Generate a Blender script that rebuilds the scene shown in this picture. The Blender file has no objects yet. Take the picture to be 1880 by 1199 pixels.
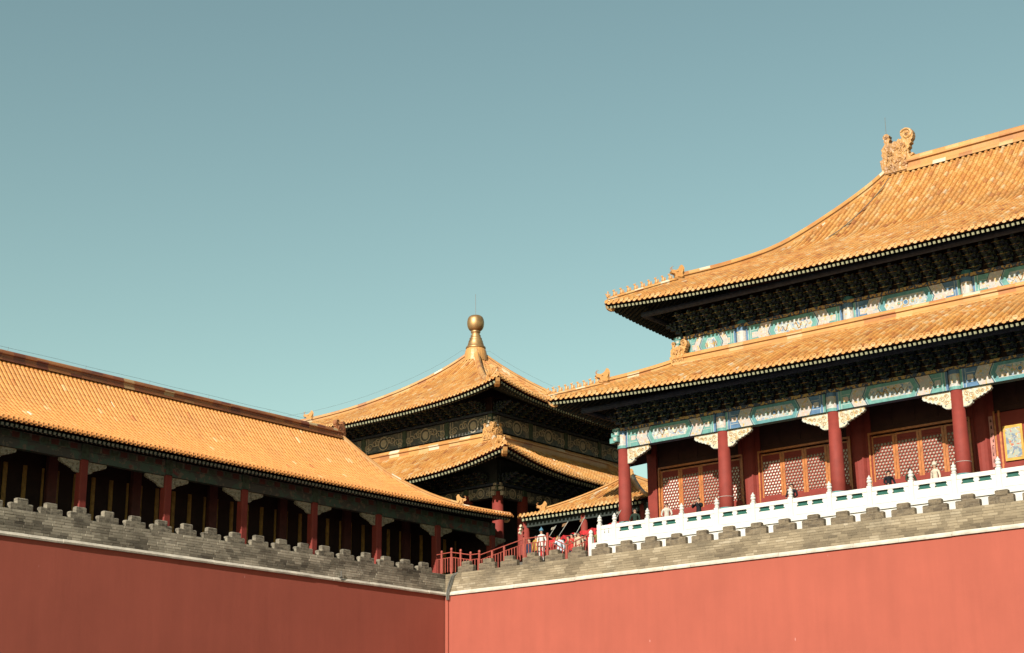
import bpy, math, random
from mathutils import Vector, Matrix
random.seed(7)
R = math.radians
sc = bpy.context.scene
COL = sc.collection

# ------------------------------------------------------------------ camera
cam_d = bpy.data.cameras.new('camera')
cam = bpy.data.objects.new('camera', cam_d)
COL.objects.link(cam)
cam_d.sensor_width = 36.0
cam_d.lens = 36.0 * 2934.7 / 1880.0
cam_d.clip_end = 3000
rt = Vector((0.7732448, 0.63402353, -0.010327))
upv = Vector((0.19024325, -0.21642039, 0.95758536))
fw = Vector((-0.60489668, 0.74241254, 0.28796464))
M = Matrix.Identity(4)
for i in range(3):
    M[i][0], M[i][1], M[i][2] = rt[i], upv[i], -fw[i]
M[0][3], M[1][3], M[2][3] = 53.844, -60.550, -10.234
cam.matrix_world = M
sc.camera = cam
CAM = Vector((53.844, -60.550, -10.234))

# ------------------------------------------------------------------ light
SUN_AZ, SUN_EL = 13.0, 28.5          # degrees east of south, above the horizon
sdir = Vector((math.sin(R(SUN_AZ)) * math.cos(R(SUN_EL)), -math.cos(R(SUN_AZ)) * math.cos(R(SUN_EL)), math.sin(R(SUN_EL))))
sun_d = bpy.data.lights.new('sun', 'SUN')
sun_d.energy = 5.0
sun_d.angle = R(0.55)
sun_d.color = (1.0, 0.965, 0.88)
sun = bpy.data.objects.new('sun', sun_d)
COL.objects.link(sun)
sun.rotation_mode = 'QUATERNION'
sun.rotation_quaternion = sdir.to_track_quat('Z', 'Y')
sun.location = (20, -40, 60)

wd = bpy.data.worlds.new('World')
sc.world = wd
wd.use_nodes = True
nt = wd.node_tree
bg = nt.nodes['Background']
sky = nt.nodes.new('ShaderNodeTexSky')
sky.sky_type = 'NISHITA'
sky.sun_disc = False
sky.sun_elevation = R(SUN_EL)
sky.sun_rotation = R(180 - SUN_AZ)
sky.altitude = 50
sky.air_density = 1.0
sky.dust_density = 0.6
sky.ozone_density = 1.0
tint = nt.nodes.new('ShaderNodeMix')
tint.data_type = 'RGBA'
tint.blend_type = 'MULTIPLY'
tint.inputs[0].default_value = 1.0
tint.inputs[7].default_value = (1.05, 1.07, 0.71, 1)      # teal cast of the picture's sky, the same in every direction
nt.links.new(sky.outputs[0], tint.inputs[6])
nt.links.new(tint.outputs[2], bg.inputs[0])
bg.inputs[1].default_value = 0.082
sc.view_settings.view_transform = 'Standard'
sc.view_settings.look = 'None'
sc.view_settings.exposure = 0.95
sc.view_settings.gamma = 1.0
sc.cycles.max_bounces = 6
sc.cycles.diffuse_bounces = 2

# ------------------------------------------------------------------ materials
MATS = {}
KA = 0.57          # all base colours below are written for exposure 0; the picture is exposed brighter
def A(c):
    return (c[0] * KA, c[1] * KA * 0.955, c[2] * KA * 0.925)
def nmat(name, rough=0.7, spec=0.3, metal=0.0):
    m = bpy.data.materials.new(name)
    m.use_nodes = True
    b = m.node_tree.nodes['Principled BSDF']
    b.inputs['Roughness'].default_value = rough
    b.inputs['Specular IOR Level'].default_value = spec
    b.inputs['Metallic'].default_value = metal
    MATS[name] = m
    return m, m.node_tree, b

def ramp(t, stops, interp='LINEAR'):
    r = t.nodes.new('ShaderNodeValToRGB')
    cr = r.color_ramp
    cr.interpolation = interp
    while len(cr.elements) < len(stops):
        cr.elements.new(0.5)
    for e, (p, c) in zip(cr.elements, stops):
        e.position = p
        e.color = (c[0], c[1], c[2], 1)
    return r

def objco(t, scale=(1, 1, 1)):
    tc = t.nodes.new('ShaderNodeTexCoord')
    mp = t.nodes.new('ShaderNodeMapping')
    mp.inputs['Scale'].default_value = scale
    t.links.new(tc.outputs['Object'], mp.inputs[0])
    return mp

def noise(t, co, scale, detail=4, rough=0.55):
    n = t.nodes.new('ShaderNodeTexNoise')
    n.inputs['Scale'].default_value = scale
    n.inputs['Detail'].default_value = detail
    n.inputs['Roughness'].default_value = rough
    t.links.new(co.outputs[0], n.inputs['Vector'])
    return n

def mixc(t, fac, a, b, mode='MIX', f=None):
    m = t.nodes.new('ShaderNodeMix')
    m.data_type = 'RGBA'
    m.blend_type = mode
    if fac is not None:
        t.links.new(fac, m.inputs[0])
    else:
        m.inputs[0].default_value = f
    for i, s in ((6, a), (7, b)):
        if isinstance(s, tuple):
            m.inputs[i].default_value = (*s, 1)
        else:
            t.links.new(s, m.inputs[i])
    return m.outputs[2]

def bump(t, b, h, dist=0.02, strength=0.6):
    bm = t.nodes.new('ShaderNodeBump')
    bm.inputs['Strength'].default_value = strength
    bm.inputs['Distance'].default_value = dist
    t.links.new(h, bm.inputs['Height'])
    t.links.new(bm.outputs[0], b.inputs['Normal'])

def flat(name, col, rough=0.6, spec=0.3, var=0.25, scale=3.0, metal=0.0):
    m, t, b = nmat(name, rough, spec, metal)
    col = A(col)
    co = objco(t)
    n = noise(t, co, scale, 5)
    lo = tuple(c * (1 - var) for c in col)
    hi = tuple(min(1, c * (1 + var)) for c in col)
    r = ramp(t, [(0.3, lo), (0.7, hi)])
    t.links.new(n.outputs[0], r.inputs[0])
    t.links.new(r.outputs[0], b.inputs['Base Color'])
    return m

def tone_mat(name, stops, rough=0.4, spec=0.4, dirt=0.35, dcol=(0.30, 0.15, 0.07)):
    m, t, b = nmat(name, rough, spec)
    at = t.nodes.new('ShaderNodeAttribute')
    at.attribute_name = 'tone'
    stops = [(p_, A(c_)) for p_, c_ in stops]
    dcol = A(dcol)
    r = ramp(t, stops)
    t.links.new(at.outputs['Fac'], r.inputs[0])
    co = objco(t)
    n1 = noise(t, co, 0.55, 5, 0.65)
    n2 = noise(t, co, 9.0, 4, 0.6)
    r1 = ramp(t, [(0.45, (0, 0, 0)), (0.72, (1, 1, 1))])
    t.links.new(n1.outputs[0], r1.inputs[0])
    mm = t.nodes.new('ShaderNodeMath')
    mm.operation = 'MULTIPLY'
    t.links.new(r1.outputs[0], mm.inputs[0])
    t.links.new(n2.outputs[0], mm.inputs[1])
    mm2 = t.nodes.new('ShaderNodeMath')
    mm2.operation = 'MULTIPLY'
    mm2.inputs[1].default_value = dirt * 1.6
    t.links.new(mm.outputs[0], mm2.inputs[0])
    c = mixc(t, mm2.outputs[0], r.outputs[0], dcol)
    t.links.new(c, b.inputs['Base Color'])
    rr = ramp(t, [(0.3, (rough * .7,) * 3), (0.7, (min(1, rough * 1.5),) * 3)])
    t.links.new(n2.outputs[0], rr.inputs[0])
    t.links.new(rr.outputs[0], b.inputs['Roughness'])
    return m

TILE_WORN = tone_mat('glazed_tile_worn', [(0.0, (0.40, 0.15, 0.05)), (0.2, (0.57, 0.24, 0.065)), (0.45, (0.66, 0.32, 0.085)), (0.66, (0.70, 0.40, 0.145)), (0.84, (0.71, 0.49, 0.26)), (1.0, (0.74, 0.60, 0.42))], 0.42, 0.4, 0.55)
TILE_CLEAN = tone_mat('glazed_tile_clean', [(0.0, (0.56, 0.19, 0.055)), (0.1, (0.76, 0.305, 0.085)), (0.5, (0.86, 0.365, 0.10)), (0.93, (0.90, 0.41, 0.13)), (0.975, (0.92, 0.56, 0.26)), (1.0, (0.95, 0.80, 0.58))], 0.42, 0.4, 0.28)
RIDGE = tone_mat('glazed_ridge', [(0.0, (0.45, 0.18, 0.06)), (0.25, (0.60, 0.28, 0.08)), (0.7, (0.66, 0.36, 0.12)), (0.93, (0.70, 0.47, 0.22)), (1.0, (0.78, 0.66, 0.48))], 0.4, 0.4, 0.5)
RIDGE_DARK = tone_mat('glazed_ridge_shaded', [(0.0, (0.20, 0.06, 0.035)), (0.4, (0.34, 0.12, 0.05)), (0.85, (0.45, 0.20, 0.07)), (1.0, (0.6, 0.45, 0.25))], 0.4, 0.4, 0.7, (0.12, 0.06, 0.04))  # darker brown copy of the ridge glaze, shade of the gallery ridge painted in
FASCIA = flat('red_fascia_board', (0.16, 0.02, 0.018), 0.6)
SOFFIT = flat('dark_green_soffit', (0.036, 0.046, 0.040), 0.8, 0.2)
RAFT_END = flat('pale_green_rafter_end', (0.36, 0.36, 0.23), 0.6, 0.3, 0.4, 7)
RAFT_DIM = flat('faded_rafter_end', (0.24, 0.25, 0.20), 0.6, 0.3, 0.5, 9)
BRK_G = flat('bracket_green', (0.06, 0.09, 0.065), 0.7, 0.2, 0.4, 6)
BRK_B = flat('bracket_blue', (0.04, 0.055, 0.085), 0.7, 0.2, 0.4, 6)
GILT = flat('dull_gilt', (0.46, 0.27, 0.07), 0.4, 0.5, 0.4, 8, 0.3)
RED_COL = flat('red_lacquer', (0.265, 0.044, 0.032), 0.72, 0.2, 0.14, 2.2)
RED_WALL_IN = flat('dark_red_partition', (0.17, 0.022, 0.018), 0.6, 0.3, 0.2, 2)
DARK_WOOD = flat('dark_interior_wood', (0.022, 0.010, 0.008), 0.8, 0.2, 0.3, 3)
ORANGE_STILE = flat('orange_gilt_stile', (0.54, 0.19, 0.055), 0.45, 0.4, 0.3, 6)
P_GREEN = flat('beam_green', (0.14, 0.34, 0.31), 0.6, 0.3, 0.22, 5)
P_BLUE = flat('beam_blue', (0.09, 0.19, 0.33), 0.6, 0.3, 0.25, 5)
P_TEAL = flat('beam_teal', (0.10, 0.28, 0.30), 0.6, 0.3, 0.22, 5)
P_WHITE = flat('beam_white_line', (0.50, 0.54, 0.50), 0.6, 0.3, 0.15, 5)
P_DARK = flat('beam_dark_line', (0.03, 0.05, 0.11), 0.6, 0.3, 0.2, 5)
TEAL_IN = flat('teal_opening', (0.014, 0.11, 0.085), 0.6, 0.3, 0.2, 4)
IRON = flat('grey_iron', (0.10, 0.11, 0.11), 0.5, 0.4, 0.2, 6)
CABLE = flat('grey_cable', (0.15, 0.145, 0.125), 0.6, 0.3, 0.2, 6)

def motif(name, base, spots, scale, bmp=0.0):
    m, t, b = nmat(name, 0.55, 0.3)
    co = objco(t)
    n0 = noise(t, co, scale * 0.6, 2)
    vm = t.nodes.new('ShaderNodeVectorMath')
    vm.operation = 'MULTIPLY_ADD'
    vm.inputs[1].default_value = (0.25, 0.25, 0.25)
    t.links.new(n0.outputs['Color'], vm.inputs[0])
    t.links.new(co.outputs[0], vm.inputs[2])
    cur = None
    prev = A(base)
    for k, (col, th, sc_) in enumerate(spots):
        n = t.nodes.new('ShaderNodeTexNoise')
        n.inputs['Scale'].default_value = scale * sc_
        n.inputs['Detail'].default_value = 2.5
        ad = t.nodes.new('ShaderNodeVectorMath')
        ad.inputs[1].default_value = (k * 3.7, k * 1.9, k * 7.3)
        t.links.new(vm.outputs[0], ad.inputs[0])
        t.links.new(ad.outputs[0], n.inputs['Vector'])
        r = ramp(t, [(th, (0, 0, 0)), (th + 0.03, (1, 1, 1))])
        t.links.new(n.outputs[0], r.inputs[0])
        prev = mixc(t, r.outputs[0], prev, A(col))
        cur = n
    t.links.new(prev, b.inputs['Base Color'])
    if bmp:
        bump(t, b, cur.outputs[0], bmp, 0.9)
    return m
P_CREAM = motif('beam_dragon_panel', (0.44, 0.48, 0.48), [((0.62, 0.48, 0.38), 0.57, 1.0), ((0.20, 0.30, 0.44), 0.57, 1.5), ((0.55, 0.36, 0.10), 0.60, 1.8), ((0.72, 0.68, 0.58), 0.60, 2.2), ((0.22, 0.38, 0.30), 0.65, 1.7)], 4.0)
P_CREAM2 = motif('beam_flower_panel', (0.50, 0.48, 0.45), [((0.60, 0.44, 0.38), 0.54, 1.0), ((0.60, 0.42, 0.14), 0.59, 1.6), ((0.30, 0.40, 0.44), 0.62, 1.6), ((0.70, 0.62, 0.52), 0.60, 2.4)], 4.6)
P_GOLDSCROLL = motif('gilt_scroll_band', (0.03, 0.05, 0.09), [((0.48, 0.30, 0.09), 0.5, 1.0), ((0.30, 0.10, 0.05), 0.62, 1.7)], 7.0)
CARVED = motif('carved_cream_bracket', (0.66, 0.58, 0.42), [((0.52, 0.34, 0.12), 0.57, 1.0), ((0.74, 0.68, 0.56), 0.55, 1.6), ((0.30, 0.34, 0.42), 0.67, 1.5), ((0.46, 0.22, 0.10), 0.66, 2.0)], 6.0, 0.03)
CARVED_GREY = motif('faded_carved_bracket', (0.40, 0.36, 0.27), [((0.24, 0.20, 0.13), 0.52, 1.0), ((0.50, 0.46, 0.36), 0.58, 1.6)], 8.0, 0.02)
PAV_BEAM = motif('faded_beam_paint', (0.075, 0.08, 0.078), [((0.16, 0.15, 0.13), 0.55, 1.0), ((0.05, 0.09, 0.075), 0.6, 1.4)], 4.0)
PAV_SCROLL = flat('faded_scroll', (0.46, 0.40, 0.30), 0.6, 0.3, 0.25, 6)
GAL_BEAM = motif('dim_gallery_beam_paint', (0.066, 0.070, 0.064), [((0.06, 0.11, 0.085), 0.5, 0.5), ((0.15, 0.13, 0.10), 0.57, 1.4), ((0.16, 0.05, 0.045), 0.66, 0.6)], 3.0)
PICTURE = motif('painted_flower_picture', (0.40, 0.44, 0.38), [((0.20, 0.26, 0.34), 0.54, 0.8), ((0.52, 0.16, 0.10), 0.60, 1.2), ((0.55, 0.40, 0.14), 0.60, 1.5), ((0.62, 0.56, 0.48), 0.63, 1.8)], 5.0)
PIC_FRAME = flat('yellow_picture_frame', (0.66, 0.38, 0.07), 0.5)
COUPLET = flat('pink_paper_strip', (0.55, 0.24, 0.20), 0.8)
INK = flat('dark_ink', (0.06, 0.02, 0.02), 0.8)
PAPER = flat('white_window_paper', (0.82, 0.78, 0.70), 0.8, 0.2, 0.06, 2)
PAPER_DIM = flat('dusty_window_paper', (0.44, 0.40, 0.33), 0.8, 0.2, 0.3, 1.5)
LATTICE = flat('red_lattice', (0.33, 0.060, 0.035), 0.6, 0.3, 0.2, 4)

def plaster(name, col, streak):
    m, t, b = nmat(name, 0.85, 0.15)
    col = (col[0] * 0.50, col[1] * 0.428, col[2] * 0.415)
    co = objco(t)
    cs = objco(t, (0.5, 0.5, 0.05))
    n1 = noise(t, co, 0.28, 7, 0.62)
    n2 = noise(t, cs, 2.4, 6, 0.65)
    n3 = noise(t, co, 14.0, 5, 0.6)
    lo = tuple(c * (1 - 0.05) for c in col)
    hi = tuple(c * (1 + 0.05) for c in col)
    r = ramp(t, [(0.35, lo), (0.65, hi)])
    t.links.new(n1.outputs[0], r.inputs[0])
    r2 = ramp(t, [(0.35, (1 - streak,) * 3), (0.62, (1, 1, 1))])
    t.links.new(n2.outputs[0], r2.inputs[0])
    c = mixc(t, None, r.outputs[0], r2.outputs[0], 'MULTIPLY', 1.0)
    # pale chips where the wash has flaked
    vo = t.nodes.new('ShaderNodeTexVoronoi')
    vo.inputs['Scale'].default_value = 0.55
    vo.inputs['Randomness'].default_value = 1.0
    cc = objco(t, (2.4, 2.4, 0.9))
    t.links.new(cc.outputs[0], vo.inputs['Vector'])
    r4 = ramp(t, [(0.0, (1, 1, 1)), (0.028, (1, 1, 1)), (0.04, (0, 0, 0))])
    t.links.new(vo.outputs['Distance'], r4.inputs[0])
    mk = t.nodes.new('ShaderNodeMath')
    mk.operation = 'MULTIPLY'
    n5 = noise(t, co, 0.35, 2)
    r5 = ramp(t, [(0.5, (0, 0, 0)), (0.56, (1, 1, 1))])
    t.links.new(n5.outputs[0], r5.inputs[0])
    t.links.new(r4.outputs[0], mk.inputs[0])
    t.links.new(r5.outputs[0], mk.inputs[1])
    c = mixc(t, mk.outputs[0], c, tuple(min(0.85, k * 1.1 + 0.10) for k in col))
    t.links.new(c, b.inputs['Base Color'])
    ad = t.nodes.new('ShaderNodeMath')
    ad.operation = 'MULTIPLY_ADD'
    ad.inputs[1].default_value = 0.25
    t.links.new(n3.outputs[0], ad.inputs[0])
    t.links.new(n2.outputs[0], ad.inputs[2])
    bump(t, b, ad.outputs[0], 0.02, 0.35)
    return m
PLASTER = plaster('red_limewash_plaster', (0.495, 0.142, 0.096), 0.07)

def brickmat(name, cols, dirt, axis):
    m, t, b = nmat(name, 0.9, 0.15)
    cols, dirt = [A(c) for c in cols], [A(c) for c in dirt]
    tc = t.nodes.new('ShaderNodeTexCoord')
    sx = t.nodes.new('ShaderNodeSeparateXYZ')
    cb = t.nodes.new('ShaderNodeCombineXYZ')
    t.links.new(tc.outputs['Object'], sx.inputs[0])
    t.links.new(sx.outputs[axis], cb.inputs[0])
    t.links.new(sx.outputs['Z'], cb.inputs[1])
    br = t.nodes.new('ShaderNodeTexBrick')
    br.inputs['Scale'].default_value = 1.0
    br.inputs['Brick Width'].default_value = 0.44
    br.inputs['Row Height'].default_value = 0.118
    br.inputs['Mortar Size'].default_value = 0.008
    br.inputs['Mortar Smooth'].default_value = 0.3
    br.inputs['Color1'].default_value = (*cols[0], 1)
    br.inputs['Color2'].default_value = (*cols[1], 1)
    br.inputs['Mortar'].default_value = (*cols[2], 1)
    t.links.new(cb.outputs[0], br.inputs['Vector'])
    co = objco(t)
    cs = objco(t, (1.0, 1.0, 2.6))
    n1 = noise(t, cs, 1.5, 6, 0.62)
    r1 = ramp(t, [(0.47, (0, 0, 0)), (0.58, (0.6, 0.6, 0.6))])
    t.links.new(n1.outputs[0], r1.inputs[0])
    c = mixc(t, r1.outputs[0], br.outputs[0], dirt[0])
    n2 = noise(t, cs, 3.1, 5, 0.6)
    r2 = ramp(t, [(0.50, (0, 0, 0)), (0.64, (0.55, 0.55, 0.55))])
    t.links.new(n2.outputs[0], r2.inputs[0])
    c = mixc(t, r2.outputs[0], c, dirt[1])
    cs2 = objco(t, (3.2, 3.2, 0.5))
    n4 = noise(t, cs2, 2.0, 5, 0.7)
    r4 = ramp(t, [(0.56, (0, 0, 0)), (0.70, (0.55, 0.55, 0.55))])
    t.links.new(n4.outputs[0], r4.inputs[0])
    c = mixc(t, r4.outputs[0], c, dirt[2])
    n3 = noise(t, co, 26.0, 4, 0.6)
    r3 = ramp(t, [(0.3, (0.72,) * 3), (0.7, (1.15,) * 3)])
    t.links.new(n3.outputs[0], r3.inputs[0])
    c = mixc(t, None, c, r3.outputs[0], 'MULTIPLY', 1.0)
    t.links.new(c, b.inputs['Base Color'])
    ad = t.nodes.new('ShaderNodeMath')
    ad.operation = 'MULTIPLY_ADD'
    ad.inputs[1].default_value = -1.0
    t.links.new(br.outputs['Fac'], ad.inputs[0])
    t.links.new(n3.outputs[0], ad.inputs[2])
    bump(t, b, ad.outputs[0], 0.015, 0.6)
    return m
def brick_tones(name, stops, dirt):
    return tone_mat(name, stops, 0.9, 0.15, dirt, (0.10, 0.085, 0.065))
BRICKS_SUN = brick_tones('grey_bricks_sunny', [(0.0, (0.10, 0.08, 0.055)), (0.3, (0.22, 0.175, 0.115)), (0.6, (0.37, 0.30, 0.20)), (1.0, (0.60, 0.52, 0.39))], 0.6)
BRICKS_WEST = brick_tones('grey_bricks_west', [(0.0, (0.085, 0.073, 0.057)), (0.3, (0.21, 0.185, 0.143)), (0.55, (0.40, 0.355, 0.275)), (1.0, (0.70, 0.63, 0.50))], 0.8)
BRICK_S = brickmat('grey_brick_sunny', [(0.29, 0.225, 0.15), (0.20, 0.155, 0.105), (0.36, 0.31, 0.23)], [(0.46, 0.38, 0.26), (0.13, 0.10, 0.072), (0.52, 0.46, 0.35)], 'X')
BRICK_TOP = brickmat('dark_weathered_brick', [(0.25, 0.195, 0.13), (0.12, 0.094, 0.066), (0.30, 0.255, 0.19)], [(0.30, 0.24, 0.16), (0.09, 0.072, 0.052), (0.36, 0.31, 0.23)], 'X')
BRICK_W = brickmat('grey_brick_west', [(0.29, 0.255, 0.195), (0.12, 0.104, 0.08), (0.36, 0.32, 0.25)], [(0.40, 0.355, 0.27), (0.07, 0.061, 0.047), (0.52, 0.46, 0.36)], 'Y')

def stonemat(name, col, var, sc_):
    m, t, b = nmat(name, 0.75, 0.25)
    col = (col[0] * 0.66, col[1] * 0.64, col[2] * 0.62)
    co = objco(t)
    n1 = noise(t, co, sc_, 7, 0.65)
    n2 = noise(t, co, sc_ * 9, 4, 0.6)
    r = ramp(t, [(0.3, tuple(c * (1 - var) for c in col)), (0.62, col)])
    t.links.new(n1.outputs[0], r.inputs[0])
    t.links.new(r.outputs[0], b.inputs['Base Color'])
    bump(t, b, n2.outputs[0], 0.01, 0.4)
    return m
MARBLE = stonemat('white_marble', (0.70, 0.68, 0.64), 0.22, 1.1)
LEDGE = stonemat('pale_ledge_stone', (0.68, 0.61, 0.51), 0.42, 1.3)
PAVING = stonemat('grey_paving', (0.13, 0.12, 0.105), 0.3, 0.4)
BRONZE_M, _t, _b = nmat('gilded_bronze', 0.48, 0.5, 0.7)
_co = objco(_t)
_n = noise(_t, _co, 2.2, 5)
_r = ramp(_t, [(0.3, (0.19, 0.105, 0.045)), (0.7, (0.36, 0.215, 0.09))])
_t.links.new(_n.outputs[0], _r.inputs[0])
_t.links.new(_r.outputs[0], _b.inputs['Base Color'])

# ------------------------------------------------------------------ mesh helpers
class MB:
    def __init__(s):
        s.v, s.f, s.m, s.t = [], [], [], []

    def add(s, vs, fs, mat=0, tone=0.5):
        o = len(s.v)
        s.v.extend([tuple(q) for q in vs])
        for f in fs:
            s.f.append(tuple(i + o for i in f))
            s.m.append(mat)
            s.t.append(tone)

    def box(s, x0, x1, y0, y1, z0, z1, mat=0, tone=0.5):
        s.add([(x0, y0, z0), (x1, y0, z0), (x1, y1, z0), (x0, y1, z0), (x0, y0, z1), (x1, y0, z1), (x1, y1, z1), (x0, y1, z1)],
              [(0, 3, 2, 1), (4, 5, 6, 7), (0, 1, 5, 4), (1, 2, 6, 5), (2, 3, 7, 6), (3, 0, 4, 7)], mat, tone)

    def chbox(s, x0, x1, y0, y1, z0, z1, c=0.02, mat=0, tone=0.5):
        """box with chamfered vertical and top edges"""
        def ring(x0, x1, y0, y1, z, k):
            return [(x0 + k, y0, z), (x1 - k, y0, z), (x1, y0 + k, z), (x1, y1 - k, z), (x1 - k, y1, z), (x0 + k, y1, z), (x0, y1 - k, z), (x0, y0 + k, z)]
        vs = ring(x0, x1, y0, y1, z0, c) + ring(x0, x1, y0, y1, z1 - c, c) + ring(x0 + c, x1 - c, y0 + c, y1 - c, z1, c)
        fs = [tuple(range(7, -1, -1)), tuple(range(16, 24))]
        for a in (0, 8):
            for i in range(8):
                j = (i + 1) % 8
                fs.append((a + i, a + j, a + 8 + j, a + 8 + i))
        s.add(vs, fs, mat, tone)

    def prism(s, poly, fn, d0, d1, mat=0, tone=0.5, sidemat=None):
        """poly: 2D outline; fn(a, b, d) -> 3D"""
        n = len(poly)
        vs = [fn(a, b, d0) for a, b in poly] + [fn(a, b, d1) for a, b in poly]
        s.add(vs, [tuple(range(n - 1, -1, -1)), tuple(range(n, 2 * n))], mat, tone)
        o = len(s.v) - 2 * n
        for i in range(n):
            j = (i + 1) % n
            s.f.append((o + i, o + j, o + n + j, o + n + i))
            s.m.append(mat if sidemat is None else sidemat)
            s.t.append(tone)

    def poly(s, pts, mat=0, tone=0.5):
        s.add(pts, [tuple(range(len(pts)))], mat, tone)

    def tube(s, path, rad, n=8, mat=0, tone=0.5, cap=True):
        path = [Vector(q) for q in path]
        if not isinstance(rad, (list, tuple)):
            rad = [rad] * len(path)
        vs, fs = [], []
        prev = None
        for i, p in enumerate(path):
            d = (path[min(i + 1, len(path) - 1)] - path[max(i - 1, 0)]).normalized()
            if prev is None:
                u = d.orthogonal().normalized()
            else:
                u = (prev - d * prev.dot(d)).normalized()
            prev = u
            w = d.cross(u)
            for k in range(n):
                a = 2 * math.pi * k / n
                vs.append(p + u * (math.cos(a) * rad[i]) + w * (math.sin(a) * rad[i]))
        for i in range(len(path) - 1):
            for k in range(n):
                j = (k + 1) % n
                fs.append((i * n + k, i * n + j, (i + 1) * n + j, (i + 1) * n + k))
        if cap:
            fs.append(tuple(range(n - 1, -1, -1)))
            fs.append(tuple((len(path) - 1) * n + k for k in range(n)))
        s.add(vs, fs, mat, tone)

    def lathe(s, prof, c, n=16, mat=0, tone=0.5):
        vs, fs = [], []
        for r, z in prof:
            for k in range(n):
                a = 2 * math.pi * k / n
                vs.append((c[0] + r * math.cos(a), c[1] + r * math.sin(a), c[2] + z))
        for i in range(len(prof) - 1):
            for k in range(n):
                j = (k + 1) % n
                fs.append((i * n + k, i * n + j, (i + 1) * n + j, (i + 1) * n + k))
        fs.append(tuple(range(n - 1, -1, -1)))
        fs.append(tuple((len(prof) - 1) * n + k for k in range(n)))
        s.add(vs, fs, mat, tone)

    def mesh(s, name, mats, smooth=False):
        me = bpy.data.meshes.new(name)
        me.from_pydata(s.v, [], s.f)
        for m in mats:
            me.materials.append(m)
        if len(mats) > 1:
            me.polygons.foreach_set('material_index', s.m)
        at = me.attributes.new('tone', 'FLOAT', 'FACE')
        at.data.foreach_set('value', s.t)
        if smooth:
            me.polygons.foreach_set('use_smooth', [True] * len(s.f))
        me.update()
        return me

    def build(s, name, mats, parent=None, smooth=False, stuff=False):
        if not isinstance(mats, (list, tuple)):
            mats = [mats]
        return link(name, s.mesh(name, mats, smooth), parent, stuff=stuff)

def link(name, me, parent=None, loc=None, rot=None, stuff=False, label=None):
    o = bpy.data.objects.new(name, me)
    COL.objects.link(o)
    if loc is not None:
        o.location = loc
    if rot is not None:
        o.rotation_euler = rot
    if parent is not None:
        o.parent = parent
        if parent.type == 'EMPTY':
            o.matrix_parent_inverse = Matrix.Translation(-parent.location)
    if stuff:
        o['kind'] = 'stuff'
    if label:
        o['label'] = label
    return o

def thing(name, label, cat, loc, group=None):
    o = bpy.data.objects.new(name, None)
    COL.objects.link(o)
    o.location = loc
    o.empty_display_size = 0.3
    o['label'] = label
    o['category'] = cat
    if group:
        o['group'] = group
    return o

def tag(o, label, cat, group=None):
    o['label'] = label
    o['category'] = cat
    if group:
        o['group'] = group
    return o

def interp(tab, t):
    if t <= tab[0][0]:
        return tab[0][1]
    for (a, za), (b, zb) in zip(tab, tab[1:]):
        if t <= b:
            return za + (zb - za) * (t - a) / (b - a)
    return tab[-1][1]

def smooth_tab(tab):
    """monotone resample so that the roof curve has no kinks"""
    n = 60
    ys = [interp(tab, i / n) for i in range(n + 1)]
    for _ in range(14):
        ys = [ys[0]] + [(ys[i - 1] + 2 * ys[i] + ys[i + 1]) / 4 for i in range(1, n)] + [ys[-1]]
    return [(i / n, y) for i, y in enumerate(ys)]

# ------------------------------------------------------------------ roofs
class Slope:
    def __init__(s, O, a, n, Le, Rn, hs, he, prof, L, tau, p=1.0):
        s.O, s.a, s.n = Vector((*O, 0)), Vector((*a, 0)), Vector((*n, 0))
        s.Le, s.R, s.hs, s.he, s.prof, s.L, s.tau, s.p = Le, Rn, hs, he, prof, L, tau, p

    def rmax(s, q):
        r = s.R
        if s.hs > 0:
            r = min(r, q / s.hs * s.R)
        if s.he > 0:
            r = min(r, (s.Le - q) / s.he * s.R)
        return max(0.0, r)

    def z(s, q, r):
        t = r / s.R
        z = interp(s.prof, t)
        l = 0
        if s.hs > 0:
            l += math.exp(-(max(0, q - t * s.hs) / s.tau) ** s.p)
        if s.he > 0:
            l += math.exp(-(max(0, s.Le - q - t * s.he) / s.tau) ** s.p)
        return z + s.L * l * (1 - min(1, t)) ** 2

    def pos(s, q, r, dz=0.0):
        v = s.O + s.a * q + s.n * r
        v.z = s.z(q, r) + dz
        return v

    def normal(s, q, r):
        d = 0.05
        dz = (s.z(q, r + d) - s.z(q, max(0, r - d))) / (d + min(d, r))
        return (Vector((0, 0, 1)) - s.n * dz).normalized()

def px_size(p):
    d = Vector(p) - CAM
    return 1.0 / d.length

def tonef(worn, row):
    x = random.random()
    if worn:
        return min(1, max(0, 0.46 + random.gauss(0, 0.17) + row))
    return min(1, max(0, 0.5 + random.gauss(0, 0.16) + row)) if x > 0.005 else 0.97

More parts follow.
